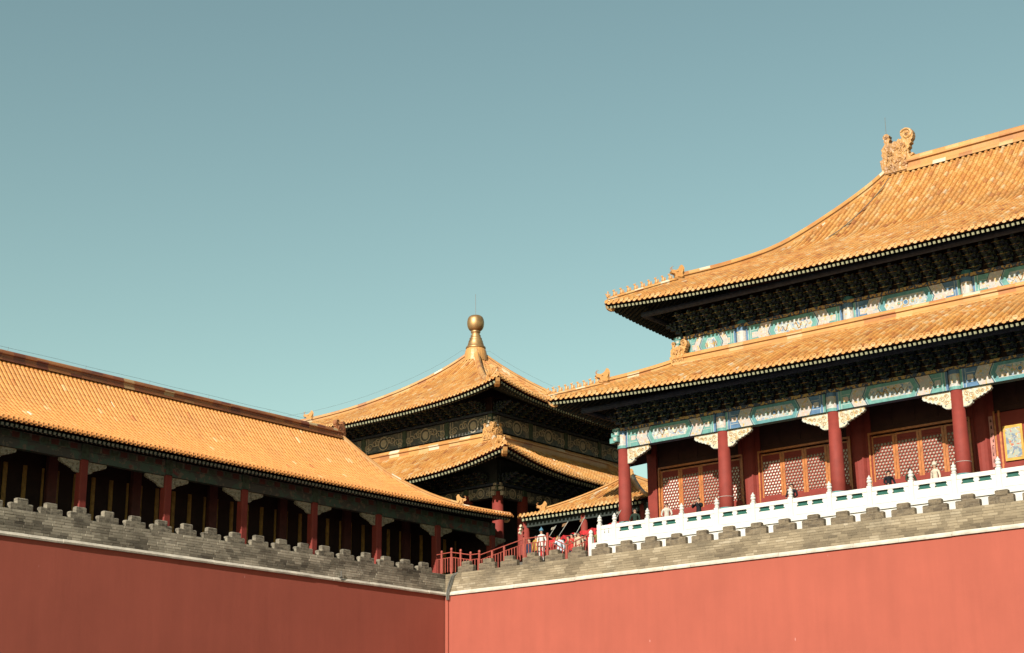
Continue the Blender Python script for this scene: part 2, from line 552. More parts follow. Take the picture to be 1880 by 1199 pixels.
def tile_slope(sl, parent, pitch, q0, q1, mat, worn=True, tl=0.36, singles=0, ends=True, rbk=0.30, hk=1.0, pan=0.0):
    """barrel tiles in rows with pan tiles between, stepped tile by tile; end discs and drip tiles are objects of their own"""
    rb = pitch * rbk
    mb = MB()
    single = []
    nrow = int((q1 - q0) / pitch)
    segs = 4
    cand = []
    rows = [q0 + pitch * (i + 0.5) for i in range(nrow)]
    cap_me = drip_me = None
    for q in rows:
        rm = sl.rmax(q)
        if rm < 0.25:
            continue
        rowt = random.gauss(0, 0.05)
        nt_ = max(1, int(round((rm - 0.02) / tl)))
        step = rm / nt_
        rings = []
        for j in range(nt_ + 1):
            r = j * step
            c = sl.pos(q, r)
            n = sl.normal(q, r)
            rings.append((c, n))
        for j in range(nt_):
            (c0, n0), (c1, n1) = rings[j], rings[j + 1]
            vs = []
            jit = random.gauss(0, 0.004)
            for (c, n, k, up_) in ((c0, n0, 1.05 if worn else 1.02, 0.011 if worn else 0.004), (c1, n1, 0.93 if worn else 0.99, -0.003)):
                for i in range(segs + 1):
                    a = math.pi * (1 - i / segs)
                    vs.append(c + sl.a * (math.cos(a) * rb * k + jit) + n * (math.sin(a) * rb * hk * k + up_))
            fs = [(i, i + 1, segs + 2 + i, segs + 1 + i) for i in range(segs)] + [tuple(range(segs, -1, -1))]
            tn = tonef(worn, rowt)
            cand.append((px_size(c0), vs, fs, tn))
            # pan tile to the right of this row
            t2 = tonef(worn, rowt - (0.10 if worn else 0.02))
            qa, qb = q + rb * 0.9, q + pitch - rb * 0.9
            qm = (qa + qb) / 2
            if sl.rmax(qm) > (j + 0.5) * step:
                ra, rb_ = j * step, min((j + 1) * step + 0.03, sl.rmax(qm))
                p = [sl.pos(qa, ra, pan), sl.pos(qm, ra, pan - 0.028), sl.pos(qb, ra, pan), sl.pos(qa, rb_, pan - 0.02), sl.pos(qm, rb_, pan - 0.05), sl.pos(qb, rb_, pan - 0.02)]
                mb.add(p, [(0, 1, 4, 3), (1, 2, 5, 4)], 0, t2)
    cand.sort(key=lambda c: -c[0])
    for k, (d, vs, fs, tn) in enumerate(cand):
        if k < singles:
            t1 = MB()
            t1.add(vs, fs, 0, tn)
            t1.build('roof_tile', mat, parent)
        else:
            mb.add(vs, fs, 0, tn)
    mb.build('tile_rows', mat, parent, stuff=True)
    if not ends:
        return
    # eave ends
    ang = math.atan2(sl.a.y, sl.a.x)
    cm = MB()
    n = 10
    rc = pitch * 0.35
    vs = [(rc * math.cos(2 * math.pi * k / n), 0.0, rc * math.sin(2 * math.pi * k / n)) for k in range(n)]
    vs += [(x, -0.05, z) for x, _, z in vs]
    vs += [(x * 0.72, -0.05, z * 0.72) for x, _, z in vs[:n]]
    vs += [(x * 0.72, -0.035, z * 0.72) for x, _, z in vs[:n]]
    fs = [tuple(range(3 * n, 4 * n))[::-1]]
    for b_ in (0, n, 2 * n):
        for k in range(n):
            j = (k + 1) % n
            fs.append((b_ + k, b_ + j, b_ + n + j, b_ + n + k))
    cm.add(vs, [f[::-1] for f in fs])
    caps = [cm.mesh('tile_end_disc', [mat]) for _ in range(4)]
    for i, c in enumerate(caps):
        c.attributes['tone'].data.foreach_set('value', [0.35 + 0.12 * i] * len(c.polygons))
    dm = MB()
    w = pitch * 0.36
    out = [(-w, 0.03), (w, 0.03), (w, -0.035), (w * 0.72, -0.085), (w * 0.3, -0.11), (0, -0.12), (-w * 0.3, -0.11), (-w * 0.72, -0.085), (-w, -0.035)]
    sc_ = pitch / 0.315
    dm.prism([(a, b * sc_) for a, b in out], lambda a, b, d: (a, d + b * 0.25, b), -0.025, 0.0)
    drips = [dm.mesh('drip_tile', [mat]) for _ in range(4)]
    for i, c in enumerate(drips):
        c.attributes['tone'].data.foreach_set('value', [0.38 + 0.12 * i] * len(c.polygons))
    rz = ang if abs((Matrix.Rotation(ang, 3, 'Z') @ Vector((0, 1, 0))).dot(sl.n) - 1) < 0.01 else ang + math.pi
    if ends == 'joined':
        jm = MB()
        for q in rows:
            for me_mb, p, rot in ((cm, sl.pos(q, -0.015, rb * 0.35), (R(-14), 0, rz)), (dm, sl.pos(q + pitch / 2, -0.02, -0.01), (0, 0, rz))):
                mt = Matrix.Rotation(rot[2], 3, 'Z') @ Matrix.Rotation(rot[0], 3, 'X')
                jm.add([mt @ Vector(v_) + p for v_ in me_mb.v], me_mb.f, 0, random.uniform(0.35, 0.7))
        jm.build('eave_tile_ends', mat, parent, stuff=True)
        return
    for q in rows:
        if sl.rmax(q) < 0.05:
            continue
        p = sl.pos(q, -0.015, rb * 0.35)
        link('tile_end_disc', random.choice(caps), parent, p, (R(-14), random.gauss(0, 0.04), rz + random.gauss(0, 0.05)))
        p = sl.pos(q + pitch / 2, -0.02, -0.01)
        link('drip_tile', random.choice(drips), parent, p, (random.gauss(0, 0.03), 0, rz + random.gauss(0, 0.04)))

def roof_deck(sl, mb, off=-0.07, nq=40, nr=14, q0=None, q1=None):
    q0 = 0 if q0 is None else q0
    q1 = sl.Le if q1 is None else q1
    for i in range(nq):
        qa, qb = q0 + (q1 - q0) * i / nq, q0 + (q1 - q0) * (i + 1) / nq
        for j in range(nr):
            ua, ub = j / nr, (j + 1) / nr
            p = [sl.pos(qa, ua * sl.rmax(qa), off), sl.pos(qb, ua * sl.rmax(qb), off), sl.pos(qb, ub * sl.rmax(qb), off), sl.pos(qa, ub * sl.rmax(qa), off)]
            mb.add(p, [(0, 1, 2, 3)], 0, 0.3)

def eaves(sl, parent, ov, pitch, q0, q1, single, fas=0.10, dim=False, rlen=1.1, depth=0.30, uppitch=None):
    """fascia board, soffit sheet, flying rafters (objects) and inner round rafters"""
    fm = MB()
    st = 0.5
    n = max(1, int((q1 - q0) / st))
    qs = [q0 + (q1 - q0) * i / n for i in range(n + 1)]
    for a, b in zip(qs, qs[1:]):
        for r0, dz0, r1, dz1, m_ in ((0.03, -0.02, 0.03, -0.02 - fas, 0), (0.03, -0.02 - fas, 0.16, -0.03 - fas, 0)):
            p = [sl.pos(a, r0, dz0), sl.pos(b, r0, dz0), sl.pos(b, r1, dz1), sl.pos(a, r1, dz1)]
            fm.add(p, [(0, 1, 2, 3)])
    fm.build('fascia_board', FASCIA, parent)
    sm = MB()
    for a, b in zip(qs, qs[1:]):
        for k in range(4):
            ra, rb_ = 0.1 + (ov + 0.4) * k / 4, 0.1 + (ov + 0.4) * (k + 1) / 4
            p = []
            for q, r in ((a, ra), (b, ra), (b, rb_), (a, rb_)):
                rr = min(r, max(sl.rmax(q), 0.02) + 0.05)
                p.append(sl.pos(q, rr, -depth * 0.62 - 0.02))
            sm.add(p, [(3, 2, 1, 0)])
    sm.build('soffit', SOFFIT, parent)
    # flying rafters
    ang = math.atan2(sl.a.y, sl.a.x)
    rz = ang if abs((Matrix.Rotation(ang, 3, 'Z') @ Vector((0, 1, 0))).dot(sl.n) - 1) < 0.01 else ang + math.pi
    w = pitch * 0.26
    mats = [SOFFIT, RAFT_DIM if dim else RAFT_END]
    rm = MB()
    rm.box(-w, w, 0, rlen, -2 * w, 0, 0)
    e = 0.004
    rm.add([(-w, -e, -2 * w), (w, -e, -2 * w), (w, -e, 0), (-w, -e, 0)], [(0, 1, 2, 3)], 1)
    me = rm.mesh('rafter', mats)
    joined = MB()
    nr = int((q1 - q0) / pitch)
    slope0 = math.atan2(sl.z(sl.Le / 2, ov) - sl.z(sl.Le / 2, 0), ov)
    for i in range(nr):
        q = q0 + pitch * (i + 0.5)
        rmx = sl.rmax(q)
        if rmx < 0.15:
            continue
        p = sl.pos(q, 0.05, -0.115 - fas)
        tilt = slope0 * 0.9
        rot = Matrix.Rotation(rz, 3, 'Z') @ Matrix.Rotation(tilt, 3, 'X')
        if single:
            link('rafter', me, parent, p, rot.to_euler())
        else:
            ky = min(1.0, (rmx + 0.1) / rlen)
            vs = [rot @ Vector((x, y * ky, z)) + p for x, y, z in rm.v]
            joined.add(vs, rm.f[:6], 0)
            o = len(joined.v) - len(vs)
            joined.f.append(tuple(k + o for k in rm.f[6]))
            joined.m.append(1)
            joined.t.append(0.5)
    if not single:
        joined.build('rafters', mats, parent, stuff=True)
    # inner round rafters, one row lower
    rd = MB()
    up_ = uppitch or pitch
    for i in range(int((q1 - q0) / up_)):
        q = q0 + up_ * (i + 0.5)
        if sl.rmax(q) < 1.0:
            continue
        r0, r1 = 0.62, min(ov + 0.5, sl.rmax(q))
        a = sl.pos(q, r0, -depth * 0.62 - 0.10 - fas)
        b = sl.pos(q, r1, -depth * 0.62 - 0.08)
        w2 = up_ * 0.24
        rd.tube([a, b], w2, 6, 0)
        d = (a - b).normalized() * 0.004
        o = len(rd.v) - 12
        rd.add([Vector(rd.v[o + k]) + d for k in range(6)], [(5, 4, 3, 2, 1, 0)], 1)
    if rd.v:
        rd.build('inner_rafters', [SOFFIT, RAFT_DIM], parent, stuff=True)

def ridge(mb, path, w, h, blk=0.7, round_top=True):
    """layered glazed ridge along a 3D path, split in blocks"""
    sec = [(-0.5, 0.0), (-0.5, 0.13), (-0.42, 0.15), (-0.44, 0.24), (-0.30, 0.27), (-0.30, 0.56), (-0.46, 0.60), (-0.46, 0.70), (-0.33, 0.74), (-0.28, 0.90), (-0.12, 1.0)]
    sec = sec + [(-a, b) for a, b in sec[::-1]]
    pts = [Vector(p) for p in path]
    # resample
    L = [0]
    for a, b in zip(pts, pts[1:]):
        L.append(L[-1] + (b - a).length)
    n = max(1, int(L[-1] / blk))
    def at(d):
        for i in range(len(pts) - 1):
            if d <= L[i + 1] + 1e-6:
                f = (d - L[i]) / max(1e-6, L[i + 1] - L[i])
                return pts[i].lerp(pts[i + 1], f)
        return pts[-1]
    S = [at(L[-1] * i / n) for i in range(n + 1)]
    ns = len(sec)
    rings = []
    for i, p in enumerate(S):
        d = (S[min(i + 1, n)] - S[max(i - 1, 0)])
        d.z = 0
        d.normalize()
        side = Vector((d.y, -d.x, 0))
        rings.append([p + side * (a * w) + Vector((0, 0, b * h)) for a, b in sec])
    for i in range(n):
        tn = [min(1, max(0, random.gauss(0.5, 0.27))) for _ in range(3)]
        k = 0.006 * (i % 2)
        for s_ in range(ns - 1):
            z = (sec[s_][1] + sec[s_ + 1][1]) / 2
            t = tn[0] if z < 0.2 else tn[1] if z < 0.66 else tn[2]
            mb.add([rings[i][s_], rings[i + 1][s_], rings[i + 1][s_ + 1], rings[i][s_ + 1]], [(0, 1, 2, 3)], 0, t)
    mb.add(rings[0], [tuple(range(ns))], 0, 0.5)
    mb.add(rings[-1], [tuple(range(ns))[::-1]], 0, 0.5)

def hip_path(sl, start=True, t0=0.0, t1=1.0, n=24, dz=0.0):
    out = []
    for i in range(n + 1):
        t = t0 + (t1 - t0) * i / n
        q = t * sl.hs if start else sl.Le - t * sl.he
        out.append(sl.pos(q, t * sl.R, dz))
    return out

def figure_mesh(kind):
    """seated roof figure, facing -Y, about 0.42 m tall"""
    mb = MB()
    mb.box(-0.07, 0.07, -0.13, 0.13, 0, 0.06)
    mb.lathe([(0.095, 0.05), (0.10, 0.12), (0.075, 0.22), (0.06, 0.28)], (0, 0.02, 0), 8)
    mb.tube([(0, -0.01, 0.25), (0, -0.05, 0.32), (0, -0.10, 0.36), (0, -0.16, 0.345)], [0.055, 0.065, 0.06, 0.035], 7)
    mb.tube([(0, -0.07, 0.05), (0, -0.085, 0.16), (0, -0.05, 0.25)], [0.035, 0.03, 0.045], 6)
    mb.tube([(0, 0.10, 0.06), (0, 0.17, 0.16), (0, 0.14, 0.28), (0, 0.19, 0.34)], [0.04, 0.04, 0.03, 0.012], 6)
    for s in (-1, 1):
        if kind % 3 == 0:
            mb.tube([(s * 0.03, -0.05, 0.37), (s * 0.045, -0.02, 0.44)], [0.022, 0.006], 5)
        elif kind % 3 == 1:
            mb.tube([(s * 0.03, -0.06, 0.38), (s * 0.05, 0.02, 0.43), (s * 0.05, 0.0, 0.48)], [0.02, 0.016, 0.006], 5)
        else:
            mb.box(s * 0.045 - 0.015, s * 0.045 + 0.015, -0.06, -0.02, 0.37, 0.41)
    return mb.mesh('roof_figure', [RIDGE])
FIGS = [figure_mesh(k) for k in range(3)]

DRAGON = tone_mat('carved_glazed_dragon', [(0.0, (0.30, 0.12, 0.05)), (0.35, (0.56, 0.28, 0.08)), (0.7, (0.66, 0.37, 0.12)), (1.0, (0.72, 0.5, 0.25))], 0.45, 0.4, 0.9, (0.16, 0.08, 0.05))
_t = DRAGON.node_tree
_v = _t.nodes.new('ShaderNodeTexVoronoi')
_v.inputs['Scale'].default_value = 7.0
_t.links.new(objco(_t).outputs[0], _v.inputs['Vector'])
bump(_t, _t.nodes['Principled BSDF'], _v.outputs['Distance'], 0.06, 0.6)

def immortal_mesh():
    mb = MB()
    mb.lathe([(0.08, 0.0), (0.10, 0.07), (0.05, 0.13)], (0, 0, 0), 8)
    mb.tube([(0, -0.02, 0.1), (0, -0.10, 0.22), (0, -0.17, 0.25)], [0.07, 0.05, 0.02], 7)
    mb.tube([(0, 0.06, 0.1), (0, 0.17, 0.2), (0, 0.20, 0.3)], [0.06, 0.05, 0.012], 7)
    mb.lathe([(0.06, 0.1), (0.065, 0.2), (0.04, 0.3), (0.05, 0.34), (0.055, 0.40), (0.03, 0.45)], (0, 0.03, 0), 8)
    return mb.mesh('rooster_rider', [RIDGE])
IMM = immortal_mesh()

def beast_mesh():
    """horned dragon head at the foot of a hip ridge, facing -Y"""
    out = [(0.30, 0.0), (0.34, 0.55), (0.26, 0.68), (0.17, 0.70), (0.12, 0.58), (0.0, 0.46), (-0.12, 0.40), (-0.28, 0.42), (-0.36, 0.34), (-0.30, 0.24), (-0.16, 0.22), (-0.12, 0.10), (-0.2, 0.0)]
    mb = MB()
    mb.prism(out, lambda a, b, d: (d, a, b), -0.13, 0.13, 0, 0.55)
    inn = [(0.26, 0.05), (0.27, 0.50), (0.16, 0.52), (0.05, 0.40), (-0.12, 0.34), (-0.06, 0.22), (-0.04, 0.06)]
    mb.prism(inn, lambda a, b, d: (d, a, b), -0.18, 0.18, 0, 0.45)
    for s in (-1, 1):
        mb.lathe([(0.03, -0.03), (0.05, 0.0), (0.03, 0.03)], (s * 0.18, -0.05, 0.33), 8, 0, 0.8)
        mb.tube([(s * 0.07, -0.26, 0.40), (s * 0.09, -0.33, 0.52), (s * 0.10, -0.27, 0.60), (s * 0.10, -0.20, 0.58)], [0.02, 0.016, 0.012, 0.006], 5, 0, 0.1)
        mb.tube([(s * 0.19, 0.22, 0.08), (s * 0.22, 0.16, 0.24), (s * 0.19, 0.24, 0.40)], [0.05, 0.05, 0.02], 6, 0, 0.65)
    return mb.mesh('hip_beast', [RIDGE])
BEAST = beast_mesh()

def tip_mesh():
    """dragon-head cover on the corner beam end, facing -Y"""
    mb = MB()
    out = [(0.35, -0.16), (0.40, 0.16), (0.05, 0.17), (-0.10, 0.10), (-0.24, 0.20), (-0.34, 0.22), (-0.26, 0.02), (-0.12, -0.12), (0.1, -0.20)]
    mb.prism(out, lambda a, b, d: (d, a, b), -0.12, 0.12, 0, 0.55)
    mb.prism([(0.30, -0.12), (0.32, 0.12), (0.04, 0.12), (-0.04, -0.08)], lambda a, b, d: (d, a, b), -0.155, 0.155, 0, 0.6)
    return mb.mesh('corner_dragon_head', [RIDGE])
TIP = tip_mesh()

def hip_dress(sl, parent, start, nfig, t_beast, mb, h_up, h_lo, w=0.34, scale=1.0, fig0=0.035, figs=True):
    """hip ridge: low ridge with figures from the tip to the beast, taller ridge behind it"""
    ridge(mb, hip_path(sl, start, 0.012, t_beast, 10, -0.08), w * 0.9, h_lo + 0.08, 0.45)
    ridge(mb, hip_path(sl, start, t_beast, 1.0, 30, -0.10), w * 1.1, h_up, 0.6)
    p0, p1 = hip_path(sl, start, 0, 0.05, 1)
    d = p0 - p1
    rz = math.atan2(d.y, d.x) + math.pi / 2
    if figs:
        for k in range(nfig + 1):
            t = fig0 * 0.35 + (t_beast * 0.90 - fig0 * 0.35) * k / nfig
            p = hip_path(sl, start, t, t, 1)[0]
            p.z += h_lo * 0.96
            o = link('rooster_rider' if k == 0 else 'roof_figure', IMM if k == 0 else FIGS[k % 3], parent, p, (0, 0, rz))
            o.scale = (scale * 0.74,) * 3
    p = hip_path(sl, start, t_beast, t_beast, 1)[0]
    p.z += h_lo * 0.7
    o = link('hip_beast', BEAST, parent, p, (0, 0, rz))
    o.scale = (scale * 1.05,) * 3
    p = hip_path(sl, start, 0, 0, 1)[0]
    p.z -= 0.30
    o = link('corner_dragon_head', TIP, parent, p - Vector((d.x, d.y, 0)).normalized() * 0.30, (0, 0, rz))
    o.scale = (scale * 0.62,) * 3
    return rz

def wire(name, path, rad, parent, mat=None):
    mb = MB()
    mb.tube(path, rad, 5)
    return mb.build(name, mat or IRON, parent)

# ------------------------------------------------------------------ bracket sets under the eaves
def bracket_mesh(k):
    """stepped cantilever bracket set; local -Y is outward"""
    mb = MB()
    g, b = (0, 1) if k else (1, 0)
    mb.prism([(-0.15, 0.10), (0.15, 0.10), (0.15, 0.2), (-0.15, 0.2)], lambda a, c, d: (a, d, c), -0.15, 0.15, b)
    mb.box(-0.10, 0.10, -0.10, 0.10, 0.0, 0.10, b)
    zs = 0.20
    for tier in range(4):
        out = 0.30 * (tier + 1)
        z = zs + tier * 0.26
        mb.box(-0.055, 0.055, -out - 0.12, 0.3, z, z + 0.16, g)
        mb.box(-0.06, 0.06, -out - 0.125, -out - 0.10, z + 0.02, z + 0.05, 2)
        for y in [-(0.30 * j) for j in range(tier + 1)]:
            wv = 0.24 + 0.06 * ((tier + j_off(y)) % 2)
            mb.box(-wv, wv, y - 0.045, y + 0.045, z + 0.03, z + 0.15, b)
            for s in (-1, 0, 1):
                mb.box(s * (wv - 0.05) - 0.06, s * (wv - 0.05) + 0.06, y - 0.07, y + 0.07, z + 0.151, z + 0.24, g)
        mb.box(-0.065, 0.065, -out - 0.065, -out + 0.065, z + 0.161, z + 0.25, b)
        mb.box(-0.25, 0.25, -out - 0.051, -out - 0.047, z + 0.05, z + 0.066, 2)
    return mb.mesh('bracket_set', [BRK_G, BRK_B, GILT])
def j_off(y):
    return int(round(-y / 0.3))
BRK = [bracket_mesh(0), bracket_mesh(1)]

def brackets(parent, pts, rz, scale):
    for i, p in enumerate(pts):
        o = link('bracket_set', BRK[i % 2], parent, p, (0, 0, rz))
        o.scale = scale

# ------------------------------------------------------------------ painted beams
def painted_beam(parent, name, fn, length, z0, z1, thick, variant, fullpaint=True):
    """fn(s, d, z) -> world; s along the beam, d outward from its front face"""
    mats = [P_GREEN, P_BLUE, P_WHITE, P_DARK, P_CREAM, P_CREAM2, P_TEAL, GILT]
    G, B, W, D, CR, C2, T, AU = range(8)
    mb = MB()
    L = length
    a, b = (G, B) if variant else (B, G)
    vs = [fn(s, d, z) for d in (-thick, 0) for s, z in ((0, z0), (L, z0), (L, z1), (0, z1))]
    mb.add(vs, [(0, 1, 2, 3), (7, 6, 5, 4), (0, 4, 5, 1), (1, 5, 6, 2), (2, 6, 7, 3), (3, 7, 4, 0)], b)
    zm = (z0 + z1) / 2
    H = z1 - z0
    def P(pts, mat, lay):
        mb.prism(pts, lambda s, z, d: fn(s, d, z), 0.0, 0.003 * lay, mat)
    def band(s0, s1, mat, lay, mir):
        for m in mir:
            x0, x1 = (s0, s1) if m else (L - s1, L - s0)
            P([(x0, z0 + .004), (x1, z0 + .004), (x1, z1 - .004), (x0, z1 - .004)], mat, lay)
    both = (0, 1)
    e = 0.012
    # vertical end bands
    band(0.00, 0.10, b, 2, both)
    band(0.10, 0.125, W, 2, both)
    band(0.125, 0.24, a, 2, both)
    band(0.24, 0.262, W, 2, both)
    # field with chevron edges
    c = -H * 0.24
    def chev(s0, s1, mat, lay, inset=0.0, c0=None, c1=None):
        c0 = c if c0 is None else c0
        c1 = c if c1 is None else c1
        za, zb = z0 + .004 + inset, z1 - .004 - inset
        for m in both:
            pts = [(s0, za), (s1, za), (s1 + c1, zm), (s1, zb), (s0, zb), (s0 + c0, zm)]
            if not m:
                pts = [(L - s, z) for s, z in pts][::-1]
            P(pts, mat, lay)
    f1 = 0.265
    f2 = f1 + L * 0.085
    chev(f1, f2 + 0.1, a, 2, 0, 0.0, c)
    for k in (0.28, 0.62):      # key lines inside the green/blue field
        band(f1 + 0.05, f2 - 0.02, W, 3, ()) 
    for zz in (z0 + H * 0.24, z1 - H * 0.27):
        for m in both:
            x0, x1 = f1 + 0.03, f2 - 0.01
            pts = [(x0, zz), (x1, zz), (x1, zz + 0.022), (x0, zz + 0.022)]
            if not m:
                pts = [(L - s, z) for s, z in pts][::-1]
            P(pts, W, 3)
    for m in both:               # little flower block
        x0, x1 = f1 + 0.06, f1 + 0.06 + H * 0.30
        pts = [(x0, zm - H * .14), (x1, zm - H * .14), (x1 + .04, zm), (x1, zm + H * .14), (x0, zm + H * .14)]
        if not m:
            pts = [(L - s, z) for s, z in pts][::-1]
        P(pts, C2, 4)
    f2 += 0.1
    chev(f2, f2 + 0.03, D, 3)
    chev(f2 + 0.03, f2 + 0.06, W, 3)
    f3 = f2 + L * 0.125
    chev(f2 + 0.06, f3, C2, 2)
    chev(f3, f3 + 0.03, D, 3)
    chev(f3 + 0.03, f3 + 0.065, T, 3)
    chev(f3 + 0.065, f3 + 0.085, W, 3)
    # centre panel
    s0, s1 = f3 + 0.10, L - f3 - 0.10
    za, zb = z0 + 0.004, z1 - 0.004
    P([(s0, za), (s1, za), (s1 - c, zm), (s1, zb), (s0, zb), (s0 + c, zm)], a if variant else T, 2)
    for k, mat, lay in ((H * 0.17, W, 3), (H * 0.17 + 0.022, CR, 4)):
        P([(s0 + k, za + k), (s1 - k, za + k), (s1 - c - k * 1.4, zm), (s1 - k, zb - k), (s0 + k, zb - k), (s0 + c + k * 1.4, zm)], mat, lay)
    sm = (s0 + s1) / 2
    if not variant:              # jewel in the middle
        ring = lambda r: [(sm + r * math.cos(2 * math.pi * i / 14), zm + r * math.sin(2 * math.pi * i / 14)) for i in range(14)]
        P(ring(H * 0.17), AU, 5)
        P(ring(H * 0.13), W, 6)
        P(ring(H * 0.10), B, 7)
        for dx in (-0.34, 0.34):
            P([(x + dx, z) for x, z in ring(H * 0.085)], AU, 5)
            P([(x + dx, z) for x, z in ring(H * 0.05)], G, 6)
    else:                         # dragon coils
        n = 60
        for sgn in (-1, 1):
            path = []
            for i in range(n):
                u = i / (n - 1)
                x = sm + sgn * (0.12 + u * (s1 - s0) * 0.33)
                z = zm + math.sin(u * 13 + sgn) * H * 0.15 * (1 - 0.35 * u)
                path.append(fn(x, 0.014, z))
            mb.tube(path, [0.028 * (1.1 - 0.8 * i / n) for i in range(n)], 5, AU)
    # lower edge line
    return mb.build(name, mats, parent)

def scallop(length, drop, n=6, foot=0.32):
    """carved wing bracket outline: (distance from column, depth below beam)"""
    pts = [(0, 0), (length, 0), (length, -drop * 0.20)]
    m = 5
    for i in range(m):
        u0, u1 = i / m, (i + 1) / m
        x0 = length - (length * (1 - foot)) * u0
        x1 = length - (length * (1 - foot)) * u1
        z0 = -drop * (0.20 + 0.48 * u0 ** 0.8)
        z1 = -drop * (0.20 + 0.48 * u1 ** 0.8)
        for k in (0.35, 0.7, 1.0):
            x = x0 + (x1 - x0) * k
            z = z0 + (z1 - z0) * k - math.sin(k * math.pi) * drop * 0.07
            pts.append((x, z))
    pts += [(length * foot * 0.95, -drop * 0.84), (length * foot * 0.62, -drop * 0.97), (length * foot * 0.3, -drop), (0, -drop)]
    return pts

def wing_bracket_mesh(length, drop, thick, mats):
    mb = MB()
    out = scallop(length, drop)
    mb.prism(out, lambda a, b, d: (a, d, b), -thick / 2, thick / 2)
    # carved scroll relief on both faces
    for cx_, cz, r in ((0.16, -0.62, 0.085), (0.30, -0.40, 0.10), (0.52, -0.30, 0.075), (0.70, -0.24, 0.06), (0.14, -0.26, 0.09), (0.42, -0.60, 0.05), (0.86, -0.14, 0.045)):
        for s in (-1, 1):
            path = []
            for i in range(16):
                a = i / 15 * 2 * math.pi * 1.35
                rr = r * length * (1 - i / 15 * 0.75)
                path.append((cx_ * length + rr * math.cos(a), s * (thick / 2 + 0.004), cz * drop + rr * math.sin(a)))
            mb.tube(path, 0.016 * length, 4, 1)
    edge = out[2:]
    for s in (-1, 1):
        mb.tube([(a, s * thick / 2, b + 0.02) for a, b in edge], 0.014 * length, 4, 2)
        mb.lathe([(0.03, -0.02), (0.045, 0.0), (0.03, 0.02)], (0.2 * length, s * thick / 2, -0.78 * drop), 8, 3)
    return mb.mesh('wing_bracket', mats)

def column(parent, x, y, z0, z1, r0, r1, name='column', n=20, mat=None):
    mb = MB()
    mb.lathe([(r0, 0), (r0 * 0.995, (z1 - z0) * 0.4), (r1, z1 - z0)], (x, y, z0), n)
    return mb.build(name, mat or RED_COL, parent, smooth=True)

# ================================================================== the setting
GZ = -11.85
mb = MB()
mb.add([(-900, -900, GZ), (900, -900, GZ), (900, 900, GZ), (-900, 900, GZ)], [(0, 1, 2, 3)])
g = mb.build('ground', PAVING)
g['kind'] = 'structure'
mb = MB()
mb.box(0.5, 60, 0.37, 40, -0.2, 0.6)
mb.box(-40, -0.37, -45, 40, -0.2, 0.598)
dk = mb.build('deck', PAVING)
dk['kind'] = 'structure'

# ------------------------------------------------------------------ platform walls with battlements
def merlon_set(parent, fn, k0, k1, start, pitch, ztop, mat, thick):
    for k in range(k0, k1):
        s = start + k * pitch
        j = [random.uniform(-0.022, 0.022) for _ in range(4)]
        mb = MB()
        a0, a1 = s - 0.27 + j[0], s + 0.78 + j[1]
        zc = ztop - 0.215
        def b(p0, p1, z0, z1, d):
            pts = [fn(q, e) for q, e in ((p0, 0), (p1, 0), (p1, d), (p0, d))]
            xs = [p[0] for p in pts]
            ys = [p[1] for p in pts]
            mb.chbox(min(xs), max(xs), min(ys), max(ys), z0, z1, 0.03)
        b(a0, a1, 1.055, zc + j[2], thick)
        b(s + j[2], s + 0.53 + j[3], zc - 0.03, ztop + j[0], thick - 0.006)
        mb.build('merlon', mat, parent)

def ledge_stones(parent, fn, s0, s1, prot, back):
    s = s0
    while s < s1:
        l = random.uniform(1.3, 2.6)
        mb = MB()
        p = prot + random.uniform(-0.012, 0.012)
        dz = random.uniform(-0.008, 0.008)
        sec = [(back, -0.02), (-p, -0.02 + dz), (-p - 0.015, 0.05 + dz), (-p + 0.02, 0.085 + dz), (0.0, 0.165 + dz), (back, 0.168)]
        pa, pb = [], []
        for d, z in sec:
            x, y = fn(s + 0.006, d)
            pa.append((x, y, z))
            x, y = fn(min(s1, s + l) - 0.006, d)
            pb.append((x, y, z))
        n = len(sec)
        fs = [(i, (i + 1) % n, n + (i + 1) % n, n + i) for i in range(n)] + [tuple(range(n)), tuple(range(2 * n - 1, n - 1, -1))]
        mb.add(pa + pb, fs)
        mb.build('coping_stone', LEDGE, parent)
        s += l

from mathutils import noise as mnoise
def brick_courses(parent, fn, s0, s1, mat, seed, contrast):
    rs = random.Random(seed)
    mb = MB()
    rows, hgt = 8, 0.111
    for r in range(rows):
        z0 = 0.170 + r * hgt
        s = s0 - rs.uniform(0, 0.4)
        while s < s1:
            l = rs.choice((0.44, 0.44, 0.22, 0.46))
            a, b = max(s0, s) + 0.005, min(s1, s + l) - 0.005
            s += l
            if b - a < 0.05:
                continue
            d = rs.uniform(0.004, 0.016)
            m = (a + b) / 2
            n1 = mnoise.noise(Vector((m * 0.55, seed, z0 * 1.6)))
            n2 = mnoise.noise(Vector((m * 1.7, seed + 9, z0 * 3.0)))
            tone = min(1, max(0, 0.50 + contrast * (0.55 * n1 + 0.35 * n2) + rs.gauss(0, 0.07)))
            z1 = z0 + hgt - 0.009
            c = 0.006
            q = [fn(a, 0), fn(b, 0), fn(a + c, -d), fn(b - c, -d)]
            vs = [(*q[0], z0), (*q[1], z0), (*q[1], z1), (*q[0], z1), (*q[2], z0 + c), (*q[3], z0 + c), (*q[3], z1 - c), (*q[2], z1 - c)]
            mb.add(vs, [(4, 5, 6, 7), (0, 1, 5, 4), (1, 2, 6, 5), (2, 3, 7, 6), (3, 0, 4, 7)], 0, tone)
    mb.build('brick_courses', mat, parent, stuff=True)

